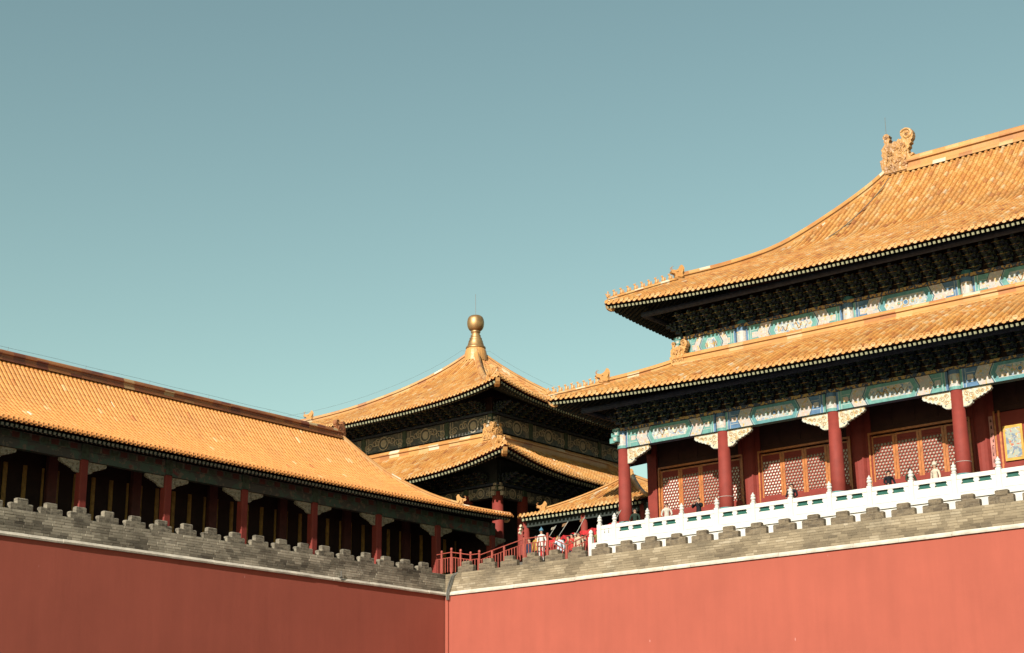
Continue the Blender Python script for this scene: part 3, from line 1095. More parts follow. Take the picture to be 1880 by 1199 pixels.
gate_wall = thing('palace_wall', 'sunlit red plaster wall with grey battlement below the marble balustrade', 'wall', (20, 0, GZ))
mb = MB()
BAT = 0.25
mb.add([(-0.0, -BAT, GZ), (60, -BAT, GZ), (60, 0.02, -0.02), (0.0, 0.02, -0.02), (0.0, 40, GZ), (60, 40, GZ), (60, 40, -0.02), (0.0, 40, -0.02)],
       [(0, 1, 2, 3), (3, 2, 6, 7), (1, 5, 6, 2), (5, 4, 7, 6)])
mb.build('plaster_face', PLASTER, gate_wall)
mb = MB()
mb.box(0.0, 60, 0.0, 0.36, 0.10, 1.06)
mb.build('battlement', BRICK_S, gate_wall)
brick_courses(gate_wall, lambda s, d: (s, d), 0.0, 36.0, BRICKS_SUN, 3, 0.72)
ledge_stones(gate_wall, lambda s, d: (s, d), 0.02, 36, 0.07, 0.30)
merlon_set(gate_wall, lambda s, d: (s, d), -6, 20, 9.45, 1.40, 1.595, BRICK_TOP, 0.27)

wing_wall = thing('palace_wall', 'shaded dark red plaster wall with weathered battlement in front of the long gallery', 'wall', (0, -20, GZ))
mb = MB()
mb.add([(BAT, -50, GZ), (BAT, 0.0, GZ), (-0.02, 0.0, -0.02), (-0.02, -50, -0.02), (-40, -50, GZ), (-40, 0.0, GZ), (-40, 0.0, -0.02), (-40, -50, -0.02)],
       [(0, 1, 2, 3), (3, 2, 6, 7), (4, 0, 3, 7), (5, 4, 7, 6)])
mb.build('plaster_face', PLASTER, wing_wall)
mb = MB()
mb.box(-0.36, 0.0, -50, 0.36, 0.10, 1.06)
mb.build('battlement', BRICK_W, wing_wall)
brick_courses(wing_wall, lambda s, d: (-d, s), -42.0, 0.0, BRICKS_WEST, 5, 0.95)
ledge_stones(wing_wall, lambda s, d: (-d, s), -42, -0.02, 0.07, 0.30)
merlon_set(wing_wall, lambda s, d: (-d, s), -8, 18, -25.10, 1.3718, 1.535, BRICK_W, 0.24)

mb = MB()
mb.tube([(0.10, -7.46, 0.05), (0.10, -7.46, 0.46)], 0.03, 8)
mb.box(0.02, 0.14, -7.54, -7.38, 0.16, 0.2)
tag(mb.build('pipe_stub', CABLE), 'short grey pipe standing on the ledge of the shaded wall', 'pipe')
# drain cover strip and bent cables in the inner corner
mb = MB()
for x0, x1, d in ((0.02, 0.20, 0.05), (0.20, 0.225, 0.075)):
    vs = [(x0 + BAT * (1 if z == GZ else 0), y, z) for z in (GZ, -0.03) for y in ((-BAT - d, 0.1) if z == GZ else (-d + 0.01, 0.1))]
    ve = [(x + x1 - x0, y, z) for x, y, z in vs]
    mb.add(vs + ve, [(0, 4, 6, 2), (4, 5, 7, 6), (0, 2, 3, 1), (2, 6, 7, 3)])
tag(mb.build('drain_cover', PLASTER), 'narrow red boxed strip running down the inner corner of the walls', 'drain cover')
mb = MB()
for k, (dx, r) in enumerate(((0.0, 0.035), (0.09, 0.028), (0.15, 0.02))):
    mb.tube([(0.17 + dx, -0.10, -0.25), (0.19 + dx, -0.12, 0.1), (0.22 + dx, -0.10, 0.25), (0.30 + dx * 1.5, -0.05, 0.62), (0.46 + dx, -0.04, 0.93), (0.62 + dx, -0.02, 1.03), (0.80 + dx * 0.4, 0.1, 1.10), (0.95, 0.5, 1.12)], r, 6)
tag(mb.build('cable_bundle', CABLE), 'bent grey cables climbing over the battlement at the inner corner', 'cables')

# ------------------------------------------------------------------ terrace and marble balustrade
TZ = 1.75
mb = MB()
mb.box(8.70, 46, 1.00, 1.43, 0.58, 1.80)
mb.box(8.62, 46, 0.93, 1.02, 1.62, 1.83)
tr = mb.build('terrace', MARBLE)
tr['kind'] = 'structure'
mb = MB()
mb.box(8.75, 46, 1.432, 30, 0.58, TZ)
fl = mb.build('terrace_floor', PAVING)
fl['kind'] = 'structure'

bal = thing('marble_balustrade', 'white marble balustrade with carved posts and green openings before the big hall', 'balustrade', (9.7, 1.2, TZ))
def post_mesh():
    mb = MB()
    mb.chbox(-0.115, 0.115, -0.115, 0.115, 0, 0.92, 0.02)
    mb.lathe([(0.085, 0.92), (0.10, 0.945), (0.115, 0.975), (0.09, 1.0), (0.075, 1.02), (0.105, 1.06), (0.125, 1.11), (0.105, 1.155), (0.08, 1.175), (0.10, 1.205), (0.105, 1.24), (0.075, 1.285), (0.04, 1.315), (0.05, 1.34), (0.015, 1.38)], (0, 0, 0), 12)
    return mb.mesh('balustrade_post', [MARBLE])
def panel_mesh(L, green=True):
    """panel between two posts, centred on its left post axis"""
    mb = MB()
    x0, x1 = 0.105, L - 0.105
    mb.box(x0, x1, -0.07, 0.07, 0.03, 0.46)
    mb.box(x0 + 0.12, x1 - 0.12, -0.085, -0.065, 0.11, 0.37)
    mb.chbox(x0, x1, -0.085, 0.085, 0.665, 0.85, 0.03)
    # supports between panel and rail: stepped cloud shapes
    def sup(c, w0, w1):
        pts = [(c - w0, 0.46), (c + w0, 0.46), (c + w0, 0.50), (c + w1, 0.535), (c + w1, 0.57), (c + w0 * 1.15, 0.61), (c + w0 * 1.6, 0.665), (c - w0 * 1.6, 0.665), (c - w0 * 1.15, 0.61), (c - w1, 0.57), (c - w1, 0.535), (c - w0, 0.50)]
        mb.prism(pts, lambda a, b, d: (a, d, b), -0.065, 0.065)
    sup(L / 2, 0.085, 0.13)
    sup(x0 + 0.06, 0.13, 0.18)
    sup(x1 - 0.06, 0.13, 0.18)
    return mb.mesh('balustrade_panel', [MARBLE])
PM = post_mesh()
px = [8.84] + [9.72 + 1.913 * k for k in range(16)]
PANEL = panel_mesh(1.913)
PANEL0 = panel_mesh(0.88)
gm = MB()
gm.box(0.11, 1.80, 0.0, 0.02, 0.462, 0.664)
GME = gm.mesh('opening_infill', [TEAL_IN])
for k, x in enumerate(px):
    link('balustrade_post', PM, bal, (x, 1.2, TZ + 0.05))
    if k == 0:
        p = link('balustrade_panel', PANEL0, bal, (x, 1.2, TZ + 0.05))
        o = link('opening_infill', GME, p, (0.03, 0.02, 0))
        o.scale = (0.42, 1, 1)
    elif k < len(px) - 1:
        p = link('balustrade_panel', PANEL, bal, (x, 1.2, TZ + 0.05))
        link('opening_infill', GME, p, (0, 0.02, 0))
# stair end post
mb = MB()
mb.chbox(8.20, 8.42, 1.08, 1.30, 0.6, 2.18, 0.02)
mb.lathe([(0.09, 0), (0.12, 0.06), (0.08, 0.12), (0.11, 0.18), (0.10, 0.26), (0.03, 0.34)], (8.31, 1.19, 2.18), 12)
mb.box(8.42, 8.74, 1.12, 1.26, 0.6, 1.85)
mb.build('stair_newel', MARBLE, bal)

# ------------------------------------------------------------------ main hall
XC = [9.13, 14.90, 20.73, 26.63, 32.5, 38.4]
YC, YW = 2.97, 5.27
hall = thing('palace_hall', 'large two-tiered golden-roofed hall behind the marble balustrade', 'palace hall', (9.13, 2.97, TZ))

XE = 42.0
up_prof = smooth_tab([(0, 13.50), (0.03, 13.72), (0.23, 15.16), (0.39, 16.10), (0.56, 17.28), (0.62, 17.85), (0.8, 19.92), (0.95, 21.8), (1, 22.6)])
lo_prof = smooth_tab([(0, 8.42), (0.06, 8.62), (0.44, 9.66), (1, 10.98)])
uS = Slope((8.57, 2.44), (1, 0), (0, 1), XE - 8.57, 13.06, 9.81, 0, up_prof, 0.74, 7.0)
uW = Slope((8.57, 28.56), (0, -1), (1, 0), 26.12, 9.81, 13.06, 13.06, up_prof, 0.74, 7.0)
lS = Slope((6.44, 0.27), (1, 0), (0, 1), XE - 6.44, 4.6, 4.59, 0, lo_prof, 0.75, 9.0)
lW = Slope((6.44, 30.73), (0, -1), (1, 0), 30.46, 4.59, 4.6, 4.6, lo_prof, 0.75, 9.0)
uN = Slope((XE, 28.56), (-1, 0), (0, -1), XE - 8.57, 13.06, 0, 9.81, up_prof, 0.74, 7.0)

mb = MB()
roof_deck(uS, mb)
roof_deck(uW, mb)
roof_deck(uN, mb, nq=12)
up_roof = mb.build('upper_roof', FASCIA, hall)
mb = MB()
roof_deck(lS, mb)
roof_deck(lW, mb)
lo_roof = mb.build('lower_roof', FASCIA, hall)
QV = 33.0
tile_slope(uS, up_roof, 0.315, 0.02, QV - 8.57 + 0.8, TILE_WORN, True, 0.36)
tile_slope(lS, lo_roof, 0.315, 0.02, QV - 6.44 + 1.2, TILE_WORN, True, 0.36, singles=300)
tile_slope(uW, up_roof, 0.315, 0.4, 17.0, TILE_WORN, True, 0.5, ends=False)
tile_slope(uW, up_roof, 0.315, 17.0, 26.10, TILE_WORN, True, 0.5)
tile_slope(lW, lo_roof, 0.315, 0.4, 30.4, TILE_WORN, True, 0.5, ends=False)
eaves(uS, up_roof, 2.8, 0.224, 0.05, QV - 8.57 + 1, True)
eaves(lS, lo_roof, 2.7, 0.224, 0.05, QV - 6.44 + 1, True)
eaves(uW, up_roof, 2.8, 0.30, 8, 26.1, False)
eaves(lW, lo_roof, 2.7, 0.30, 12, 30.4, False)

mb = MB()
rz = hip_dress(uS, up_roof, True, 9, 0.245, mb, 0.54, 0.24, 0.36)
ridge(mb, [(19.75, 15.5, 22.42), (30, 15.5, 22.40), (XE, 15.5, 22.40)], 0.66, 0.92, 0.72)
ridge(mb, hip_path(uW, True, 0.02, 1.0, 20), 0.34, 0.5)
mb.build('hip_and_main_ridge', RIDGE, up_roof)
mb = MB()
hip_dress(lS, lo_roof, True, 8, 0.44, mb, 0.46, 0.22, 0.34)
ridge(mb, [(11.2, 4.80, 10.90), (20, 4.80, 10.88), (XE, 4.80, 10.88)], 0.5, 0.56, 0.8)
ridge(mb, [(11.05, 5.0, 10.90), (11.05, 28, 10.90)], 0.5, 0.56, 0.8)
mb.build('hip_and_wall_ridge', RIDGE, lo_roof)
# swallowing-dragon ornaments
CH = [(-0.15, -0.05), (-0.15, 0.29), (-0.23, 0.85), (-0.12, 0.88), (-0.04, 0.95), (-0.12, 1.15), (-0.06, 1.30), (-0.10, 1.48), (0.06, 1.66), (0.14, 1.79), (0.08, 1.90), (0.12, 2.0), (0.03, 2.12), (0.08, 2.26), (0.20, 2.34), (0.34, 2.32), (0.45, 2.19), (0.40, 2.08), (0.47, 1.96), (0.40, 1.88), (0.38, 1.77), (0.52, 1.7), (0.70, 1.80), (0.82, 1.74), (0.96, 1.88), (1.06, 1.80), (1.16, 1.87), (1.08, 2.05), (1.09, 2.27), (1.20, 2.36), (1.40, 2.41), (1.59, 2.34), (1.72, 2.24), (1.80, 2.08), (1.81, 1.87), (1.76, 1.70), (1.66, 1.60), (1.68, 1.48), (1.55, 1.40), (1.58, 1.26), (1.46, 1.16), (1.50, 1.0), (1.46, 0.92), (1.53, 0.84), (1.72, 0.88), (1.77, 0.79), (1.56, 0.68), (1.5, 0.57), (1.46, 0.04), (1.46, -0.05)]
def dragon_finial(name, parent, ox, oz, y, s, half, mat, flipy=None):
    mb = MB()
    if flipy is None:
        fn = lambda a, b, d: (ox + a * s, y + d, oz + b * s)
    else:
        fn = lambda a, b, d: (ox + d, y + flipy * a * s, oz + b * s)
    mb.prism(CH, fn, -half, half, 0, 0.55)
    body = [(-0.02, 0.0), (-0.02, 0.85), (0.08, 1.5), (0.5, 1.6), (1.0, 1.72), (1.3, 1.5), (1.40, 1.05), (1.36, 0.0)]
    mb.prism(body, fn, -half * 1.35, half * 1.35, 0, 0.5)
    for sgn in (-1, 1):
        path = []
        for i in range(26):                      # tail spiral
            a = 2.6 - i / 25 * 8.2
            r = 0.34 * (1 - i / 25 * 0.8)
            path.append(fn(1.44 + r * math.cos(a), 2.02 + r * math.sin(a), sgn * half * 1.05))
        mb.tube(path, 0.06 * s, 5, 0, 0.75)
        mb.tube([fn(1.44 + 0.07 * math.cos(k), 2.02 + 0.07 * math.sin(k), sgn * half * 1.02) for k in range(7)], 0.03 * s, 4, 0, 0.0)
        for k in range(26):            # scales and fins
            a_, b_ = random.uniform(0.08, 1.34), random.uniform(0.12, 1.5)
            if b_ > 1.0 + a_ * 0.45:
                continue
            l = random.uniform(0.10, 0.2)
            th = random.uniform(0.3, 1.2)
            mb.tube([fn(a_, b_, sgn * half * 1.33), fn(a_ + l * math.cos(th), b_ + l * math.sin(th), sgn * half * 1.55), fn(a_ + l * 1.6 * math.cos(th + 0.5), b_ + l * 1.6 * math.sin(th + 0.5), sgn * half * 1.3)], [0.02 * s, 0.04 * s, 0.012 * s], 5, 0, random.choice((0.1, 0.3, 0.6, 0.9)))
        for cx_, cz, r in ((0.35, 1.15, 0.16), (0.75, 1.3, 0.13), (1.05, 1.05, 0.15), (0.95, 0.62, 0.17), (0.5, 0.7, 0.13), (1.15, 1.45, 0.1), (0.3, 0.3, 0.12), (1.2, 0.3, 0.12), (0.25, 2.1, 0.09)):
            k = half * (1.38 if cz < 1.6 else 1.05)
            path = [fn(cx_ + r * (1 - i / 14 * 0.7) * math.cos(i * 0.6), cz + r * (1 - i / 14 * 0.7) * math.sin(i * 0.6), sgn * k) for i in range(15)]
            mb.tube(path, 0.035 * s, 5, 0, random.uniform(0.05, 0.7))
    return mb.build(name, mat, parent)
dragon_finial('ridge_dragon', up_roof, 18.38, 22.6, 15.5, 1.0, 0.17, DRAGON)
wire('lightning_rod', [(18.50, 15.35, 23.3), (18.62, 15.4, 25.0), (18.63, 15.4, 25.95)], 0.014, up_roof, CABLE)
dragon_finial('corner_dragon', lo_roof, 11.05, 10.95, 4.80, 0.52, 0.14, DRAGON)
# conductor cable lying on the slope below the ridge dragon
wire('conductor_cable', [uS.pos(10.2 - k * 0.07 - (k / 14) ** 3 * 0.7, 12.6 - k * 0.42, 0.17) for k in range(13)], 0.022, up_roof)

# columns
for k, x in enumerate(XC):
    c = column(hall, x, YC, TZ, 6.66, 0.335, 0.265)
    mb = MB()
    mb.lathe([(0.355, 0), (0.37, 0.02), (0.37, 0.08), (0.35, 0.10)], (x, YC, 2.92), 20)
    mb.build('teal_band', P_TEAL, c)
    if k in (1, 3):
        mb = MB()
        mb.lathe([(0.338, 0), (0.346, 0.006), (0.338, 0.02)], (x, YC, 3.52), 20)
        mb.build('tie_ring', P_WHITE, c)
for x in XC[1:]:
    column(hall, x, YW + 0.05, 10.9, 12.65, 0.30, 0.28, 'upper_column', mat=P_TEAL)
# painted capitals on the column lines
def capital(name, x, y, z0, z1, r):
    mb = MB()
    mb.lathe([(r, z0 - z0), (r, (z1 - z0) * 0.16)], (x, y, z0), 18, 0)
    mb.lathe([(r * 1.01, (z1 - z0) * 0.16), (r * 1.01, (z1 - z0) * 0.22)], (x, y, z0), 18, 2)
    mb.lathe([(r, (z1 - z0) * 0.22), (r, (z1 - z0) * 0.80)], (x, y, z0), 18, 1)
    mb.lathe([(r * 1.01, (z1 - z0) * 0.80), (r * 1.01, z1 - z0)], (x, y, z0), 18, 3)
    # painted disc of the capital
    ring = [(x + 0.0 + r * 0.55 * math.cos(2 * math.pi * i / 14), z0 + (z1 - z0) * 0.5 + (z1 - z0) * 0.24 * math.sin(2 * math.pi * i / 14)) for i in range(14)]
    mb.prism(ring, lambda a, b, d: (a, y - math.sqrt(max(0.0, r * r - (a - x) ** 2)) - d, b), 0.002, 0.006, 2)
    mb.build(name, [P_GREEN, P_CREAM2, P_WHITE, P_BLUE], hall, smooth=False)
for x in XC:
    capital('painted_capital', x, YC, 6.66, 7.52, 0.30)
for x in XC[1:]:
    capital('upper_capital', x, YW, 11.2, 12.30, 0.32)

def xbeam(y):
    return lambda x0: (lambda s, d, z: (x0 + s, y - d, z))
for k in range(5):
    x0, x1 = XC[k] + 0.28, XC[k + 1] - 0.28
    painted_beam(hall, 'painted_beam', xbeam(YC - 0.19)(x0), x1 - x0, 6.68, 7.52, 0.4, k % 2 == 0)
xs = [11.43] + XC[1:]
for k in range(5):
    x0, x1 = xs[k] + 0.30, xs[k + 1] - 0.30
    painted_beam(hall, 'upper_painted_beam', xbeam(YW - 0.19)(x0), x1 - x0, 11.25, 12.28, 0.4, k % 2 == 1 or k == 0)
# flat plates above the beams
for y, x0, z0, z1, nm in ((YC - 0.27, 8.8, 7.53, 7.66, 'beam_plate'), (YW - 0.27, 11.1, 12.30, 12.44, 'upper_beam_plate')):
    mb = MB()
    mb.box(x0, XE, y, y + 0.5, z0, z1)
    mb.box(x0 - 0.01, XE, y - 0.006, y + 0.506, z1 - 0.025, z1 + 0.01)
    mb.build(nm, P_GOLDSCROLL, hall)
# corner beam ends (stacked, green)
for (x, y, z, s, nm) in ((8.86, 2.78, 6.98, 1.0, 'corner_beam_end'), (11.2, 5.08, 11.75, 1.0, 'upper_corner_beam_end')):
    mb = MB()
    for dz, o, hgt in ((0.0, 0.36, 0.26), (0.30, 0.26, 0.22), (0.56, 0.18, 0.16)):
        mb.chbox(x - o, x + 0.1, y - 0.13, y + 0.13, z + dz, z + dz + hgt, 0.03, 0)
        mb.chbox(x + 0.02, x + 0.28, y - o, y - 0.02, z + dz, z + dz + hgt, 0.03, 0)
        mb.box(x - o - 0.004, x - o + 0.01, y - 0.08, y + 0.08, z + dz + 0.05, z + dz + hgt - 0.07, 1)
        mb.box(x + 0.07, x + 0.23, y - o - 0.004, y - o + 0.01, z + dz + 0.05, z + dz + hgt - 0.07, 1)
        mb.box(x + 0.02, x + 0.28, y - o - 0.003, y - o + 0.01, z + dz + hgt - 0.05, z + dz + hgt - 0.03, 2)
    mb.build(nm, [P_GREEN, P_CREAM2, P_WHITE], hall)
column(hall, 11.43, YW, 10.9, 12.3, 0.28, 0.26, 'upper_column', mat=P_GREEN)
# wing brackets
OCHRE = flat('ochre_gilt_carving', (0.56, 0.42, 0.24), 0.5, 0.4, 0.3, 8)
WB = wing_bracket_mesh(1.30, 0.78, 0.14, [CARVED, OCHRE, P_WHITE, P_BLUE])
for k, x in enumerate(XC):
    link('wing_bracket', WB, hall, (x + 0.27, YC, 6.665))
    if k:
        o = link('wing_bracket', WB, hall, (x - 0.27, YC, 6.665), (0, 0, math.pi))
# bracket sets
brackets(hall, [(XC[0] + 0.73 * k + 0.36, YC, 7.68) for k in range(0, 36)], 0, (0.92, 0.95, 0.80))
brackets(hall, [(11.43 + 0.73 * k + 0.36, YW, 12.46) for k in range(0, 33)], 0, (0.92, 0.95, 0.80))
brackets(hall, [(11.43, YW + 0.73 * k + 0.36, 12.46) for k in range(0, 18)], -math.pi / 2, (0.92, 0.95, 0.80))
brackets(hall, [(XC[0], YC + 0.73 * k + 0.36, 7.68) for k in range(0, 20)], -math.pi / 2, (0.92, 0.95, 0.80))
# eave purlins
mb = MB()
mb.tube([(7.6, 1.72, 8.62), (XE, 1.72, 8.50)], 0.15, 10)
mb.tube([(7.7, 1.6, 8.62), (7.7, 29, 8.55)], 0.15, 10)
mb.build('eave_purlin', BRK_B, hall)
mb = MB()
mb.tube([(9.9, 3.95, 13.68), (XE, 3.95, 13.50)], 0.15, 10)
mb.tube([(9.95, 3.9, 13.68), (9.95, 27, 13.55)], 0.15, 10)
mb.build('upper_eave_purlin', BRK_B, hall)
# walls behind
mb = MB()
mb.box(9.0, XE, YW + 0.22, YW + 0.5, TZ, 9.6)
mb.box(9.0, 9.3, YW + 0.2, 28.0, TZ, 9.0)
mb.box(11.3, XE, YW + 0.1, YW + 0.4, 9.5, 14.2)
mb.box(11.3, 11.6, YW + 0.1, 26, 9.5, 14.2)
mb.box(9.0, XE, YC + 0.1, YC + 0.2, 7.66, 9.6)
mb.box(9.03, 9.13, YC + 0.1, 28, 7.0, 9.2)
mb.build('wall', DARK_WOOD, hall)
# porch ceiling beams from column to wall
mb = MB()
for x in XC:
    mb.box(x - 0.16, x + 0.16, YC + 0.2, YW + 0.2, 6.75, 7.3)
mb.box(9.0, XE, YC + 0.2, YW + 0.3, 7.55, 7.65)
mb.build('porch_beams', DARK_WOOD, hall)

TRANSOM = flat('shade_darkened_transom', (0.055, 0.022, 0.016), 0.8, 0.2, 0.2)  # brown wood over the windows, colour darkened to stand in for porch shade
# red partition, window frames, lattice leaves
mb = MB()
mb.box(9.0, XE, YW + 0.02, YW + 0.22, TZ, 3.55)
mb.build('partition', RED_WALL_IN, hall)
mb = MB()
mb.box(9.0, XE, YW + 0.02, YW + 0.22, 6.02, 7.5)
for x in XC[:-1]:
    for i in range(4):
        mb.box(x + 0.75 + i * 1.12, x + 1.70 + i * 1.12, YW - 0.01, YW + 0.03, 6.25, 7.2)
mb.build('transom_panels', TRANSOM, hall)
for k, x in enumerate(XC):
    if k == 0:
        mb = MB()
        mb.box(9.0, 9.55, YW - 0.12, YW + 0.20, TZ, 7.5)
        mb.build('pilaster', RED_COL, hall)
    else:
        mb = MB()
        n = 12
        mb.lathe([(0.36, 0), (0.36, 7.5 - TZ)], (x - 0.02, YW + 0.08, TZ), 16)
        mb.box(x + 0.25, x + 0.62, YW - 0.03, YW + 0.2, TZ, 7.5)
        mb.box(x - 0.62, x - 0.25, YW + 0.0, YW + 0.2, TZ, 7.5)
        mb.build('pilaster', RED_COL, hall)

def lattice_mesh(w, h):
    """three families of bars at 60 degrees with small hexagon bosses"""
    mb = MB()
    g = 0.165
    bw = 0.0115
    def clip(p, d):
        lo, hi = -9, 9
        for c, lim in ((0, w), (1, h)):
            if abs(d[c]) < 1e-9:
                if p[c] < 0 or p[c] > lim:
                    return None
                continue
            a, b = (0 - p[c]) / d[c], (lim - p[c]) / d[c]
            lo, hi = max(lo, min(a, b)), min(hi, max(a, b))
        return (lo, hi) if hi - lo > 0.03 else None
    for kf, ang in enumerate((0, math.pi / 3, -math.pi / 3)):
        d = (math.cos(ang), math.sin(ang))
        nn = (-d[1], d[0])
        for k in range(-40, 41):
            p = (nn[0] * (k + 0.5) * g * 0.866, nn[1] * (k + 0.5) * g * 0.866)
            r = clip(p, d)
            if not r:
                continue
            a = (p[0] + d[0] * r[0], p[1] + d[1] * r[0])
            b = (p[0] + d[0] * r[1], p[1] + d[1] * r[1])
            dep = 0.03 + 0.002 * kf
            vs = []
            for y in (0.0 - 0.001 * kf, -dep):
                for q in (a, b):
                    for s in (-1, 1):
                        vs.append((q[0] + nn[0] * bw * s, y, q[1] + nn[1] * bw * s))
            mb.add(vs, [(4, 6, 7, 5), (0, 1, 3, 2)[::-1], (0, 2, 6, 4), (1, 5, 7, 3)])
    return mb.mesh('lattice', [LATTICE])
LW, LH = 0.93, 1.66
LAT = lattice_mesh(LW, LH)
def leaf_mesh():
    """window leaf: orange stiles, red rails"""
    mb = MB()
    w = LW + 0.24
    mb.box(0, 0.055, -0.03, 0.05, 0, 2.10, 0)
    mb.box(0.06, 0.115, -0.025, 0.05, 0, 2.10, 0)
    mb.box(w - 0.115, w - 0.06, -0.025, 0.05, 0, 2.10, 0)
    mb.box(w - 0.055, w, -0.03, 0.05, 0, 2.10, 0)
    mb.box(0.116, w - 0.116, -0.02, 0.05, 0, 0.10, 1)
    mb.box(0.116, w - 0.116, -0.02, 0.05, 0.10 + LH, 0.17 + LH, 1)
    mb.box(0.116, w - 0.116, -0.01, 0.05, 0.18 + LH, 2.03, 1)
    mb.box(0.116, w - 0.116, -0.03, 0.05, 2.03, 2.10, 0)
    return mb.mesh('window_leaf', [ORANGE_STILE, RED_COL])
LEAF = leaf_mesh()
bk = MB()
bk.box(0, LW, 0.02, 0.03, 0, LH)
BACK_W = bk.mesh('paper_backing', [PAPER])
BACK_D = bk.mesh('paper_backing', [PAPER_DIM])
for k in range(4):
    x0 = XC[k] + 0.58
    if k == 3:
        continue
    mb = MB()
    mb.box(x0 - 0.10, x0 - 0.02, YW - 0.08, YW + 0.1, 3.50, 6.0)
    mb.box(x0 + 4.74, x0 + 4.82, YW - 0.08, YW + 0.1, 3.50, 6.0)
    mb.box(x0 - 0.02, x0 + 4.74, YW - 0.08, YW + 0.1, 5.90, 6.0)
    mb.box(x0 - 0.02, x0 + 4.74, YW - 0.10, YW + 0.1, 3.50, 3.70, 1)
    fr = mb.build('window_frame', [ORANGE_STILE, RED_COL], hall)
    for j in range(4):
        lf = link('window_leaf', LEAF, hall, (x0 + j * 1.19, YW + 0.02, 3.72))
        link('lattice', LAT, lf, (0.12, -0.005, 0.10))
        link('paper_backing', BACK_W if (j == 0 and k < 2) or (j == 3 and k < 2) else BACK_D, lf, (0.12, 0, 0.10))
# last bay in view: a framed painting between door stiles, with a paper strip beside it
mb = MB()
mb.box(27.2, 27.28, YW - 0.06, YW + 0.05, 3.4, 6.05, 0)
for xx in (27.42, 28.70, 28.80, 29.9):
    mb.box(xx, xx + 0.09, YW - 0.08, YW + 0.05, 3.4, 6.05, 0)
mb.box(27.2, 31.8, YW - 0.03, YW + 0.1, 3.45, 5.97, 1)
mb.box(27.5, 28.7, YW - 0.10, YW + 0.1, 3.38, 3.62, 1)
door = mb.build('door', [ORANGE_STILE, RED_COL], hall)
mb = MB()
mb.box(27.60, 28.46, YW - 0.11, YW - 0.04, 3.78, 5.32, 0)
mb.box(27.70, 28.36, YW - 0.118, YW - 0.10, 3.90, 5.20, 1)
mb.build('framed_picture', [PIC_FRAME, PICTURE], door)
mb = MB()
mb.box(27.00, 27.19, YW - 0.10, YW - 0.08, 3.6, 5.85, 0)
rs = random.Random(3)
for i in range(7):
    cz = 5.66 - i * 0.30
    for _ in range(5):
        if rs.random() < 0.5:
            a, b = rs.uniform(0.01, 0.05), rs.uniform(-0.09, 0.09)
            mb.box(27.03 + a, 27.03 + a + rs.uniform(0.06, 0.11), YW - 0.1015, YW - 0.099, cz + b, cz + b + 0.018, 1)
        else:
            a = rs.uniform(0.02, 0.11)
            mb.box(27.03 + a, 27.03 + a + 0.016, YW - 0.1022, YW - 0.099, cz - 0.08, cz + rs.uniform(0.02, 0.09), 1)
mb.build('paper_strip', [COUPLET, INK], door)

# ------------------------------------------------------------------ long gallery on the wing
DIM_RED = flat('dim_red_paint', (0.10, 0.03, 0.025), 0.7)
GX, GW = -3.14, -5.45
DZ = 0.6
gal = thing('palace_gallery', 'long low gallery with orange tiled roof and shaded colonnade along the left wall', 'gallery', (GX, -10, DZ))
g_prof = smooth_tab([(0, 5.10), (0.13, 5.32), (0.31, 5.70), (0.45, 6.13), (0.57, 6.66), (0.7, 7.32), (0.83, 8.22), (1, 9.62)])
GY0, GY1 = -42.0, 7.79
gE = Slope((-1.94, GY0), (0, 1), (-1, 0), GY1 - GY0, 6.76, 0, 6.76, g_prof, 0.20, 4.0)
gN = Slope((-1.94, GY1), (-1, 0), (0, -1), 13.52, 6.76, 6.76, 6.76, g_prof, 0.20, 4.0)
gW = Slope((-15.46, GY1), (0, -1), (1, 0), GY1 - GY0, 6.76, 6.76, 0, g_prof, 0.20, 4.0)
mb = MB()
roof_deck(gE, mb, nq=50)
roof_deck(gN, mb, nq=20)
roof_deck(gW, mb, nq=20)
g_roof = mb.build('roof', FASCIA, gal)
q_lo = -28.5 - GY0
tile_slope(gE, g_roof, 0.240, q_lo, GY1 - GY0 - 0.02, TILE_CLEAN, False, 0.30, rbk=0.42, hk=0.50, pan=0.03)
tile_slope(gN, g_roof, 0.30, 0.1, 13.4, TILE_CLEAN, False, 0.5, ends=False)
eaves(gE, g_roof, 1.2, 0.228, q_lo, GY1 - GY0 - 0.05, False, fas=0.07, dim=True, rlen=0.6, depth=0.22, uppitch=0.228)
mb = MB()
hip_dress(gE, g_roof, False, 5, 0.30, mb, 0.34, 0.17, 0.28, 0.75, figs=False)
ridge(mb, hip_path(gN, False, 0.02, 1, 14), 0.28, 0.34)
mb.build('hip_ridge', RIDGE, g_roof)
mb = MB()
ridge(mb, [(-8.7, GY0, 9.54), (-8.7, 0.9, 9.54)], 0.44, 0.53, 0.62)
mb.build('main_ridge', RIDGE_DARK, g_roof)
dragon_finial('ridge_dragon', g_roof, -8.7, 9.58, 1.20, 0.42, 0.11, RIDGE_DARK, flipy=-1)
pth = [(-8.7, y, 10.24 + 0.015 * math.sin(y * 1.3)) for y in [-30 + k for k in range(31)]]
wire('ridge_wire', pth, 0.006, g_roof)
for y in (-25.4, -20.5, -16.2, -12.4, -8.6, -4.4):
    wire('wire_stay', [(-8.7, y, 10.0), (-8.7, y + 0.05, 10.28)], 0.008, g_roof)
GY = [-19.95 + 4.5445 * k for k in range(-4, 7)]
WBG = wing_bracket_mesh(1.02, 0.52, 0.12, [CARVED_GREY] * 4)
for y in GY:
    mb = MB()
    mb.chbox(GX - 0.19, GX + 0.19, y - 0.19, y + 0.19, DZ, 4.26, 0.035)
    mb.build('column', RED_COL, gal)
    link('wing_bracket', WBG, gal, (GX, y + 0.19, 4.20), (0, 0, math.pi / 2))
    link('wing_bracket', WBG, gal, (GX, y - 0.19, 4.20), (0, 0, -math.pi / 2))
